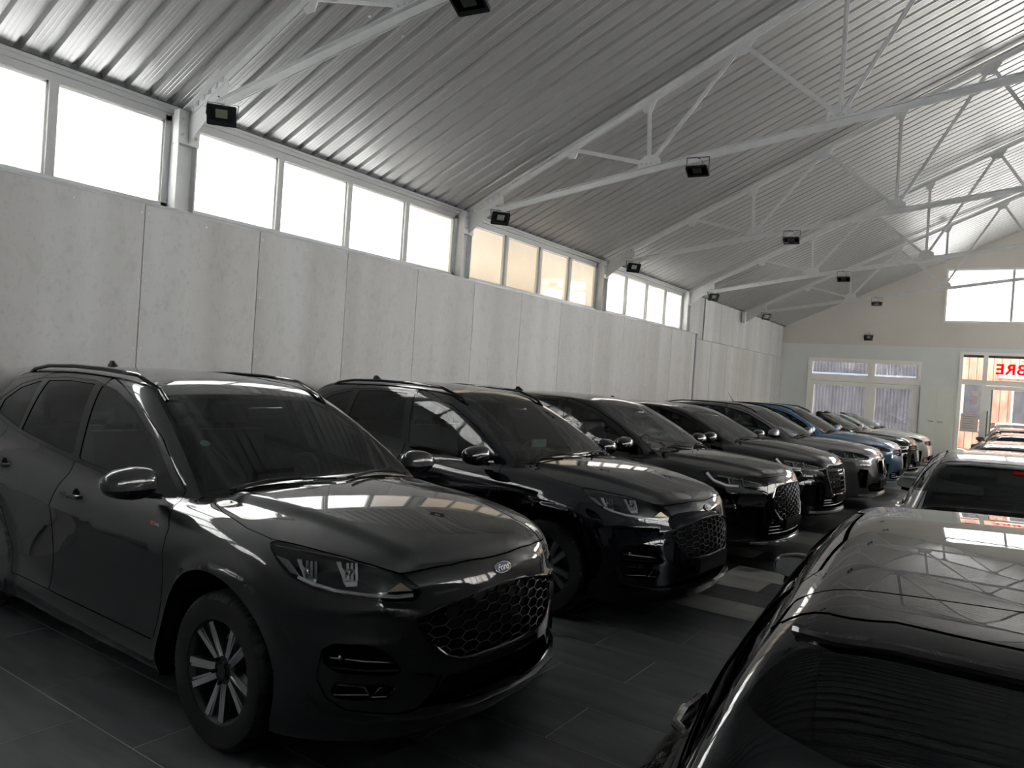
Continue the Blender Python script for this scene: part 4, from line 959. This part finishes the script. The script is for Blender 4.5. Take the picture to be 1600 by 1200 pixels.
            for a, b in (((-.032, .045), (-.012, .0)), ((-.012, .0), (0, .018)), ((0, .018), (.012, 0)), ((.012, 0), (.032, .045)), ((-.048, .026), (-.020, -.040)), ((-.020, -.040), (0, -.006)), ((0, -.006), (.020, -.040)), ((.020, -.040), (.048, .026))):
                m.bar(surf(a[0], cz+a[1], -.012), surf(b[0], cz+b[1], -.012), .008, .009)
            m.build('round_emblem', M['chrome'], gr)
        ip = front_piece(sym([(0, .44), (.50, .44), (.58, .40), (.55, .31), (0, .29)])); it = recess('lower_intake', ip, .08, 'liner')
        for zz in (.335, .37, .405): MB().tube([surf(q, zz, .015) for q in np.linspace(-.5, .5, 7)], .006, 6).build('intake_bar', M['chrome' if nose in ('rings', 'badge', 'mesh') else 'plastic'], it, smooth=True)
        MB().tube([surf(q, .245, -.004) for q in np.linspace(-.70, .70, 13)], .020, 8).build('front_splitter', M['silver' if nose != 'mesh' else 'chrome'] if nose != 'oval' else pm, root, smooth=True)
        for s in (1, -1):
            K = [(s*a, b) for a, b in P.get('vent', ((.60, .60), (.76, .62), (.80, .45), (.74, .33), (.62, .33)))]; o = recess('side_intake', front_piece(K, .15), .05, 'liner', (-.85, -s*.5, 0))
            if o and nose in ('kidney', 'badge'): border(K, .008, paint if nose == 'kidney' else 'chrome', 'intake_surround', o, -.002)
    # number plate holder, washer
    if nose == 'oval' :
        MB().box((.882, -.24, .47), (.905, .24, .505)).build('plate_bracket', M['plastic'], root)
    else:
        q = surf(0, .40); MB().prism([(-.26, .37), (.26, .37), (.26, .48), (-.26, .48)], 0, q[0]-.03, q[0]+.008).build('plate_holder', M['plastic'], root)
    # doors
    FD = side([(-.60, .36), (-.56, .55), (-.52, .75), (-.49, .93), (-.58, 1.02), (-.585, 1.09), (-.92, 1.32), (-1.27, 1.485), (-1.56, 1.565), (-1.74, 1.60), (-1.70, 1.35), (-1.66, 1.12), (-1.69, .9), (-1.72, .36)])
    RD = side([(-1.725, .36), (-1.695, .9), (-1.665, 1.12), (-1.705, 1.35), (-1.745, 1.60), (-2.29, 1.607), (-2.60, 1.58), (-2.72, 1.50), (-2.80, 1.25), (-2.79, 1.0), (-2.62, .86), (-2.36, .74), (-2.22, .5), (-2.20, .36)])
    doors = []
    if open_top: FD = side([(-.60, .36), (-.56, .55), (-.52, .75), (-.49, .93), (-.56, 1.0), (-.58, 1.08), (-1.3, 1.13), (-2.0, 1.19), (-2.03, .9), (-2.02, .36)])
    for s in (1, -1):
        doors.append((s, 'front_door', take(lambda k: np.maximum(poly_sd(pairs(k.v, 0, 2), FD), .3-s*k.v[:, 1]), .0024)))
        if not open_top: doors.append((s, 'rear_door', take(lambda k: np.maximum(poly_sd(pairs(k.v, 0, 2), RD), .3-s*k.v[:, 1]), .0024)))
    # tail lamps and tailgate
    for s in (1, -1):
        tl = take(lambda k: np.maximum(poly_sd(pairs(k.v, 1, 2), [(s*a, b) for a, b in ((.42, .98), (.80, 1.0), (.95, 1.04), (.95, .88), (.80, .84), (.45, .86))]), k.v[:, 0]-X(-3.32)))
        if len(tl.f): skin_obj('tail_lamp', tl.move(.002), M['tail'], root, .03)
    tg = take(lambda k: np.maximum(np.maximum(k.v[:, 0]-P.get('tgx', X(-2.83)), ay(k)-(.565+.33*np.maximum(Z(1.60)-k.v[:, 2], 0))), .74-k.v[:, 2]), .003) if not open_top else None
    if open_top:
        # remove the fixed roof behind the windscreen header
        _, body = body.split(np.maximum(body.v[:, 0]-X(-1.33)-.0, Z(1.10)+.03-body.v[:, 2]+.12*np.clip(-body.v[:, 0]-1.5, 0, 1)))
        _, body = body.split(np.maximum(body.v[:, 0]-X(-1.0)+.9*(Z(1.5)-body.v[:, 2]), np.maximum(Z(1.10)+.02-body.v[:, 2], ay(body)*0-1+0*body.v[:, 0])) ) if False else (None, body)
        deck = np.maximum(np.abs(body.v[:, 0]-X(-1.75))-X(1.0)*.98, np.maximum(ay(body)-.68, 1.0-body.v[:, 2])); _, body = body.split(deck)
    skin_obj('body_shell', body, pm, root, .016); 
    if len(hoodp.f): skin_obj('bonnet', hoodp, pm, root, .016)
    if tg is not None and len(tg.f): skin_obj('tailgate', tg, pm, root, .016)
    for s, nm, dsk in doors:
        if not len(dsk.f): continue
        d = skin_obj(nm, dsk, pm, root, .016)
        hx, hz = (X(-1.47), .945) if nm == 'front_door' else (X(-2.47), 1.0)
        o_, _ = S.hit(np.array([[hx, s*1.5, hz]]), np.array([[0, -s*1., 0]])); yy = abs(o_[0][1])
        m = MB(); m.tube([(hx+.10, s*(yy-.004), hz+.004), (hx+.085, s*(yy+.022), hz+.002), (hx, s*(yy+.032), hz), (hx-.085, s*(yy+.024), hz-.002), (hx-.11, s*(yy-.004), hz-.004)], [.010, .012, .013, .012, .010], 8)
        m.build('door_handle', pm, d, smooth=True)
        MB().lathe([(.042, -.002*s), (.036, .003*s), (0, .004*s)], (hx+.02, s*(yy-.003), hz), 16, 1).build('handle_cup', M['liner'], d, smooth=True)
    # dark inner shell behind the gaps
    ih = .09; inn = S.mesh(ih)
    if (np.cross(inn.v[inn.f[:200, 1]]-inn.v[inn.f[:200, 0]], inn.v[inn.f[:200, 2]]-inn.v[inn.f[:200, 1]])*inn.n[inn.f[:200, 0]]).sum() < 0: inn.f = inn.f[:, ::-1].copy()
    for ax in (fx, fx-wb): _, inn = inn.split(np.maximum(np.hypot(inn.v[:, 0]-ax+.04, inn.v[:, 2]-wr_)-P['ar']-.02, .36-ay(inn)))
    _, inn = inn.split(np.maximum(Z(1.06)-inn.v[:, 2], inn.v[:, 0]-X(-.0)) if open_top else np.maximum(poly_sd(pairs(inn.v, 0, 2), side(DLO), .03), .3-ay(inn)))
    if not open_top:
        _, inn = inn.split(np.maximum(poly_sd(pairs(inn.v, 0, 1), WS, .03), .95-inn.v[:, 2])); _, inn = inn.split(np.maximum(poly_sd(pairs(inn.v, 1, 2), RW), inn.v[:, 0]-P.get('rwx', X(-2.95))))
    _, inn = inn.split(np.maximum(poly_sd(pairs(inn.v, 0, 1), symx(HOOD), -.02), -.1-inn.v[:, 0]))
    _, inn = inn.split(.1-inn.v[:, 0])
    skin_obj('inner_trim', inn.move(-.045), M['seat'], root)
    # arches and wheels
    for ax in (fx-.04+.04, fx-wb):
        for s in (1, -1):
            m = MB(); R_ = P['ar']+.012; n_ = 20; v = []
            for y in (.42, .895):
                for k in range(n_+1): a = -.35+(math.pi+.7)*k/n_; v.append((ax-.04+R_*math.cos(a), s*y, wr_+R_*math.sin(a)))
            f = [(k, k+1, n_+2+k, n_+1+k) for k in range(n_)]; f.append(tuple(range(n_+1)))
            m.add(v, f); link('arch_liner', mkmesh('arch_liner', m.v, m.f, M['liner']), root)
            add_wheel(root, ax, s, P, wheel, steer if ax > -1 else 0)
    MB().box((fx-wb-.5, -.62, .17), (fx+.55, .62, .24)).build('underbody', M['liner'], root)
    # mirrors
    for s in (1, -1):
        cx, cy, cz = X(-.72)+.0, s*(P.get('mirw', .90)+.12*P.get('mir', 1.)), Z(1.125)-P.get('mdz', 0.); ms_ = P.get('mir', 1.); m = MB(); n_, k_ = 16, 10; v = []
        for j in range(k_+1):
            b = -math.pi/2+math.pi*j/k_
            for i in range(n_):
                a = 2*math.pi*i/n_; ca, sa, cb, sb = math.cos(a), math.sin(a), math.cos(b), math.sin(b); se = lambda t, e: math.copysign(abs(t)**e, t)
                xx = se(ca, .75)*se(cb, .6)*.095*ms_; yy = se(sa, .7)*se(cb, .55)*.135*ms_; zz = se(sb, .8)*.082*ms_
                if xx < 0: xx *= .35
                zz *= 1-.25*(yy*s > 0)*abs(yy/.135/ms_); v.append((cx+.02+xx, cy+yy, cz+zz))
        f = [(j*n_+i, j*n_+(i+1) % n_, (j+1)*n_+(i+1) % n_, (j+1)*n_+i) for j in range(k_) for i in range(n_)]
        up_ = MB().add(v, f); me = up_.mesh('mirror_cap', pm, True); bm = bmesh.new(); bm.from_mesh(me)
        bmesh.ops.remove_doubles(bm, verts=bm.verts, dist=.0005); bmesh.ops.bisect_plane(bm, geom=bm.verts[:]+bm.edges[:]+bm.faces[:], plane_co=(0, 0, cz-.022), plane_no=(0, 0, -1), clear_outer=True); bm.to_mesh(me); bm.free()
        mo = link('mirror_cap', me, root)
        me2 = up_.mesh('mirror_base', M['gloss'], True); bm = bmesh.new(); bm.from_mesh(me2); bmesh.ops.remove_doubles(bm, verts=bm.verts, dist=.0005)
        bmesh.ops.scale(bm, vec=(.96, .97, .97), space=Matrix.Translation((-cx, -cy, -cz)), verts=bm.verts); bm.to_mesh(me2); bm.free(); link('mirror_base', me2, mo)
        MB().bar((cx+.01, s*.86, cz-.075), (cx+.02, s*.98, cz-.055), .07, .028).build('mirror_arm', M['gloss'], mo)
        gl_ = [(cy+ms_*.118*math.copysign(abs(math.cos(a))**.7, math.cos(a)), cz+ms_*.064*math.copysign(abs(math.sin(a))**.75, math.sin(a))*(1-.22*(math.cos(a)*s > 0)*abs(math.cos(a)))) for a in [2*math.pi*q/24 for q in range(24)]]; MB().prism(gl_, 0, cx+.02-.042*ms_, cx+.02-.034*ms_).build('mirror_glass', M['chrome'], mo)
    # roof items
    if rails:
        for s in (1, -1):
            xs_ = [X(t) for t in (-1.19, -1.26, -1.5, -1.9, -2.3, -2.7, -2.93, -3.0)]; hh = [-.004, .020, .034, .036, .036, .034, .018, -.004]; P_ = []
            for xx, q in zip(xs_, hh):
                yy = .60-.035*abs(xx-X(-2.0)); p, _ = S.hit(np.array([[xx, s*yy, 2.2]]), np.array([[0, 0, -1.]])); P_.append((xx, s*yy, p[0][2]+q))
            MB().tube(P_, .013, 8).build('roof_rail', M['gloss'], root, smooth=True)
    if ant == 'fin':
        xx = X(-2.98); p, _ = S.hit(np.array([[xx, 0, 2.2]]), np.array([[0, 0, -1.]])); z = p[0][2]-.006
        v = []; L = [(-.07, .0, .026), (.0, 0, .030), (.11, 0, .006), (-.05, .062, .006), (-.015, .064, .007), (.03, .034, .008)]
        for a, b, c in L: v += [(xx+a, -c, z+b), (xx+a, c, z+b)]
        f = [(0, 1, 7, 6), (6, 7, 9, 8), (8, 9, 11, 10), (10, 11, 5, 4), (0, 6, 8, 10, 2), (1, 3, 11, 9, 7), (2, 10, 4), (3, 5, 11), (0, 2, 3, 1), (2, 4, 5, 3)]
        MB().add(v, f).build('shark_fin_antenna', M['gloss'], root)
    elif ant == 'rod':
        xx = X(-2.9); p, _ = S.hit(np.array([[xx, 0, 2.2]]), np.array([[0, 0, -1.]])); z = p[0][2]; MB().tube([(xx, 0, z-.01), (xx-.05, 0, z+.06), (xx-.14, 0, z+.19)], [.010, .005, .003], 6).build('rod_antenna', M['gloss'], root, smooth=True)
    # wipers lie on the cowl and the glass
    if not rear:
        for (xa, ya, xb_, yb_) in ((X(-.42), .62, X(-.30), .02), (X(-.30), -.06, X(-.43), -.64)):
            P_ = []
            for t in np.linspace(0, 1, 7):
                xx, yy = xa*(1-t)+xb_*t-.05*math.sin(math.pi*t), ya*(1-t)+yb_*t; p, _ = S.hit(np.array([[xx, yy, 2.2]]), np.array([[0, 0, -1.]])); P_.append((xx, yy, p[0][2]+.014))
            w = MB().tube(P_, .007, 6).build('wiper_blade', M['plastic'], root, smooth=True); P2 = [(a+.05*(1-i/6.), b, c+.008) for i, (a, b, c) in enumerate(P_[::-1])][:5]; MB().tube(P2, .009, 6).build('wiper_arm', M['plastic'], w, smooth=True)
    else:
        tp_ = [q for q in RW if abs(q[0]) < .57 and q[1] > Z(1.3)]; tp_ = sorted(tp_); sp_l = []
        for yy in np.linspace(tp_[0][0], tp_[-1][0], 17):
            zz = float(np.interp(yy, [q[0] for q in tp_], [q[1] for q in tp_]))-.022; p, _ = S.hit(np.array([[-4.6, yy, zz]]), np.array([[1., 0, 0]])); sp_l.append((p[0][0]-.002, yy, zz+.004))
        MB().tube(sp_l, .010, 8).build('rear_spoiler', pm, root, smooth=True)
        P_ = []
        for t in np.linspace(0, 1, 6):
            yy = .02+.42*t; p, _ = S.hit(np.array([[-4.6, yy, Z(1.16)]]), np.array([[1., 0, 0]])); P_.append((p[0][0]-.012, yy, Z(1.16)))
        MB().tube(P_, .008, 6).build('rear_wiper', M['plastic'], root, smooth=True)
        p, _ = S.hit(np.array([[-4.6, 0, Z(1.535)]]), np.array([[1., 0, 0]])); MB().box((p[0][0]-.012, -.16, Z(1.535)-.010), (p[0][0]+.03, .16, Z(1.535)+.010)).build('brake_light', M['tail'], root)
    # cabin
    zs_ = Z(1.30)
    MB().prism([(X(-.42), .86), (X(-.55), 1.0), (X(-.72), 1.03), (X(-1.02), .99), (X(-1.08), .90), (X(-1.0), .70), (-.5, .6)], 1, -.70, .70).build('dashboard', M['dash'], root)
    MB().box((X(-.98), -.12, .95), (X(-.95), .16, Z(1.10))).build('centre_screen', M['gloss'], root)
    m = MB(); rr = .185; cx_, cy_, cz_ = X(-1.20), .37, .97+.02; tl_ = math.radians(24)
    def wp(a, r): return (cx_-math.sin(tl_)*0+math.sin(tl_)*r*math.sin(a), cy_+r*math.cos(a), cz_+math.cos(tl_)*r*math.sin(a))
    m.tube([wp(2*math.pi*k/28, rr) for k in range(28)], .015, 8, True)
    for a in (0, math.pi, -math.pi/2): m.bar(wp(a, .03), wp(a, rr), .03, .02)
    m.lathe([(.065, -.02), (.06, .03), (0, .035)], (cx_, cy_, cz_), 14, 0); m.build('steering_wheel', M['seat'], root, smooth=True)
    seat_rows = [(X(-1.62), .37), (X(-1.62), -.37), (X(-2.50), .38), (X(-2.50), -.38)]
    for sx_, sy_ in seat_rows:
        m = MB(); top = Z(1.25) if sx_ > X(-2) else Z(1.20)
        m.prism([(sx_+.25, .50), (sx_+.25, .60), (sx_-.18, .56), (sx_-.30, top), (sx_-.40, top), (sx_-.33, .45)], 1, sy_-.25, sy_+.25); m.build('seat', M['seat'], root)
        o = MB().prism([(sx_-.29, top+.05), (sx_-.29, top+.18), (sx_-.36, top+.20), (sx_-.41, top+.16), (sx_-.40, top+.04)], 1, sy_-.13, sy_+.13).build('headrest', M['seat'], root)
        MB().bar((sx_-.345, sy_-.05, top-.02), (sx_-.345, sy_-.05, top+.08), .012, .012).bar((sx_-.345, sy_+.05, top-.02), (sx_-.345, sy_+.05, top+.08), .012, .012).build('headrest_posts', M['chrome'], o)
    MB().prism([(-.125, Z(1.47)), (.125, Z(1.475)), (.12, Z(1.47)-.062), (-.12, Z(1.47)-.066)], 0, X(-1.08), X(-1.06)).build('rear_view_mirror', M['dchrome'], root)
    if open_top:
        MB().prism([(X(-2.55), 1.0), (X(-2.50), Z(1.22)), (X(-3.2), Z(1.20)), (X(-3.3), 1.0)], 1, -.70, .70).build('folded_soft_top', M['seat'], root)
    return root, S
def copy_tree(o, parent=None):
    c = o.copy(); C.objects.link(c)
    if parent: c.parent = parent
    for ch in list(o.children): copy_tree(ch, c)
    return c
def repaint(o, frm, to):
    for k in range(len(o.material_slots)):
        if o.data.materials[k] == frm: o.material_slots[k].link = 'OBJECT'; o.material_slots[k].material = to
    for ch in o.children: repaint(ch, frm, to)
SUVBODY['ar'] = .452; SUVBODY['fx'] = -.06; SUVBODY['track'] = .795
R = math.radians
LH = .030
c1, SK = build_car('suv', 'graphite grey SUV in the left foreground, nearest of the left row', SUVBODY, 'grey_paint', (-2.83, 2.98, R(-1.6)), h=.025, nose='oval', wheel='blade', rails=True)
c2 = copy_tree(c1); c2.location = (-2.80, 5.75, 0); c2.rotation_euler = (0, 0, R(-3.0)); c2['label'] = 'glossy blue-black SUV second in the left row, just beyond the graphite grey one'
repaint(c2, M['grey_paint'], M['black_paint'])
MB().prism([(-.26, .395), (.26, .395), (.26, .505), (-.26, .505)], 0, .88, .912).build('plate_holder', M['plastic'], c2)
# small things only the first car shows
def on_skin(S, o_, d_):
    p, _ = S.hit(np.array([o_]), np.array([d_])); n = S.grad(p)[0]; return p[0], n/np.linalg.norm(n)
p, n = on_skin(SK, (-.62, -1.6, .93), (0, 1., 0))
MB().box((p[0]-.035, p[1]-.003, p[2]-.008), (p[0]+.0, p[1]+.003, p[2]+.008)).build('side_badge', M['redtrim'], c1); MB().box((p[0]+.004, p[1]-.003, p[2]-.007), (p[0]+.045, p[1]+.003, p[2]+.007)).build('side_badge', M['dchrome'], c1)
p, n = on_skin(SK, (-.80, -.56, 2.), (0, 0, -1.))
n_ = Vector(tuple(n)); t_ = n_.orthogonal().normalized(); b_ = n_.cross(t_)
m = MB(); pc = Vector(tuple(p))-n_*.006
m.add([pc+t_*.028*math.cos(a)+b_*.028*math.sin(a) for a in [k*math.pi/8 for k in range(16)]], [tuple(range(16))]).build('windscreen_sticker', M['sticker'], c1)
for c, (xx, yy) in ((c2, (-.86, .20)), ):
    m = MB(); m.box((-.92, .05, 1.13), (-.90, .26, 1.20)); m.build('price_sheet', M['paperg'], c)
LAMP3 = [(.16, .86, .93), (.30, .82, .945), (.50, .72, .93), (.66, .60, .895), (.74, .50, .86), (.76, .48, .83), (.72, .56, .81), (.60, .70, .80), (.45, .80, .79), (.36, .85, .78), (.30, .87, .83), (.20, .88, .90)]
GR3 = [(0, .84), (.30, .83), (.40, .80), (.47, .70), (.45, .58), (.36, .49), (.25, .455), (0, .45)]
GR4 = [(0, .87), (.38, .865), (.43, .84), (.44, .72), (.36, .50), (.30, .47), (0, .47)]
GR5 = [(0, .82), (.26, .83), (.32, .79), (.29, .60), (.22, .54), (0, .54)]
GR6 = [(0, .86), (.30, .86), (.46, .85), (.44, .78), (.28, .74), (0, .735)]
GR7 = [(0, .84), (.30, .84), (.46, .83), (.44, .76), (.28, .73), (0, .725)]
hood_lo = [(1.1, .86), (.85, .93), (.7, .972), (.5, 1.005), (.2, 1.04), (-.1, 1.06), (-.5, 1.07), (-.8, 1.07), (-1.2, 1.09), (-1.7, 1.12), (-2.5, 1.17), (-3.1, 1.20), (-3.6, 1.19)]
mk_ = lambda **k: k
specs = [
 ('suv', 'black SUV third in the left row, with price sheets behind its windscreen', variant(SUVBODY, .955, .93, grille=GR3, lamp=LAMP3, hood=hood_lo), 'pure_black', (-2.84, 8.42, R(-2.5)), mk_(nose='mesh', lamps='hook', h=.04)),
 ('suv', 'black compact SUV fourth in the left row, four rings on its chrome framed grille', variant(SUVBODY, .92, .80, grille=GR4, lamp=LAMP3), 'pure_black', (-2.87, 11.15, R(-2.5)), mk_(nose='rings', lamps='hook', h=.045)),
 ('car', 'dark grey tall hatchback fifth in the left row, with twin kidney grilles and roof rails', variant(SUVBODY, .93, .86, grille=GR5, lamp=LAMP3, vent=((.58, .66), (.70, .67), (.74, .60), (.70, .36), (.60, .36)), hood=hood_lo), 'mid_grey', (-2.72, 13.85, R(-2.5)), mk_(nose='kidney', lamps='slim', h=.045, rails=True, ant='none', privacy=False)),
 ('suv', 'blue compact SUV sixth in the left row, the only blue car', variant(SUVBODY, .88, .86, grille=GR6, lamp=LAMP3), 'blue', (-2.76, 16.5, R(-2.5)), mk_(nose='badge', lamps='slim', h=.05, rails=True, ant='rod', privacy=False)),
 ('convertible', 'black open-top convertible seventh in the left row, behind the blue car', variant(SUVBODY, .90, .74, grille=GR7, lamp=LAMP3, hood=hood_lo), 'pure_black', (-2.76, 19.25, R(-2.5)), mk_(nose='badge', lamps='slim', h=.05, ant='none', open_top=True)),
 ('convertible', 'pearl white open-top convertible at the far end of the left row, beside the cupboard', variant(SUVBODY, .90, .74, grille=GR7, lamp=LAMP3, hood=hood_lo), 'white_paint', (-2.74, 22.0, R(-2.5)), mk_(nose='badge', lamps='slim', h=.05, ant='none', open_top=True)),
]
for nm, lab, P, paint, pose, kw in specs:
    root, S_ = build_car(nm, lab, P, paint, pose, **kw)
    if 'third' in lab:
        MB().box((-.95, -.10, 1.28), (-.93, .06, 1.36)).build('price_sheet', M['paperg'], root); MB().box((-.80, .10, 1.16), (-.78, .28, 1.21)).build('price_sheet', M['paperg'], root)
def hatch(sx, zt, paint, lab, pose, h):
    """low hatchback with a sloping tail; zt is the roof height"""
    q = variant(SUVBODY, sx, (zt-1.05)/.61, grille=GR6, lamp=LAMP3, rcrown=.075, hood=[(a, b-.06*(a > -.6)-.10*(a <= -.6)) for a, b in SUVBODY['hood']])
    k = sx/.97; d = zt-1.44
    q['roof'] = [(-.9*k, 1.30+d), (-1.16*k, 1.385+d), (-1.5*k, 1.425+d), (-1.9*k, 1.44+d), (-2.3*k, 1.438+d), (-2.7*k, 1.42+d), (-3.0*k, 1.39+d), (-3.4*k, 1.33+d)]
    q['rs'] = [(.85, -3.56*k), (1.0, -3.42*k), (1.15, -3.27*k), (1.30, -3.10*k), (1.40, -2.98*k), (1.5, -2.87*k)]
    q['gplan'] = [(-.1, .66), (-.4, .755), (-.8, .80), (-1.2, .82), (-1.7, .825), (-2.3, .80), (-2.8, .75), (-3.2, .69), (-3.6, .62)]; q['plan'] = [(a, b-.02-.09*sstep(2.2, 3.4, -a)) for a, b in q['plan']]; q['mir'] = .72; q['mirw'] = .85; q['mdz'] = .085
    q['rwin'] = sym([(0, 1.405+d), (.40, 1.395+d), (.54, 1.38+d), (.60, 1.345+d), (.66, 1.0), (.65, .88), (.40, .84), (0, .835)]); q['rwx'] = -2.80*k; q['tgx'] = -2.70*k
    return build_car('hatchback', lab, q, paint, pose, h=h, nose='badge', lamps='slim', rear=True, ant='none')
hatch(.97, 1.468, 'brown', 'dark brown-black hatchback in the right foreground, seen from behind over its glossy roof', (.135, 4.17, R(92.5)), .03)
hatch(.95, 1.45, 'silver', 'silver hatchback directly in front of the dark one in the right row', (.06, 8.75, R(91.5)), .04)
r3, _ = hatch(.93, 1.37, 'silver', 'silver hatchback third in the right row, only its roof showing', (.16, 13.5, R(91)), .06)
r4 = copy_tree(r3); r4.location = (.22, 18.2, 0); r4['label'] = 'silver hatchback fourth in the right row, a sliver of roof behind the third'
r5 = copy_tree(r3); r5.location = (.10, 22.9, 0); r5['label'] = 'pale hatchback at the far end of the right row, nearest the entrance door'; repaint(r5, M['silver'], M['white_paint'])
r6 = copy_tree(r3); r6.location = (-.3, 31.0, 0); r6.rotation_euler = (0, 0, R(95)); r6['label'] = 'white car parked outside beyond the entrance door'; repaint(r6, M['silver'], M['white_paint'])
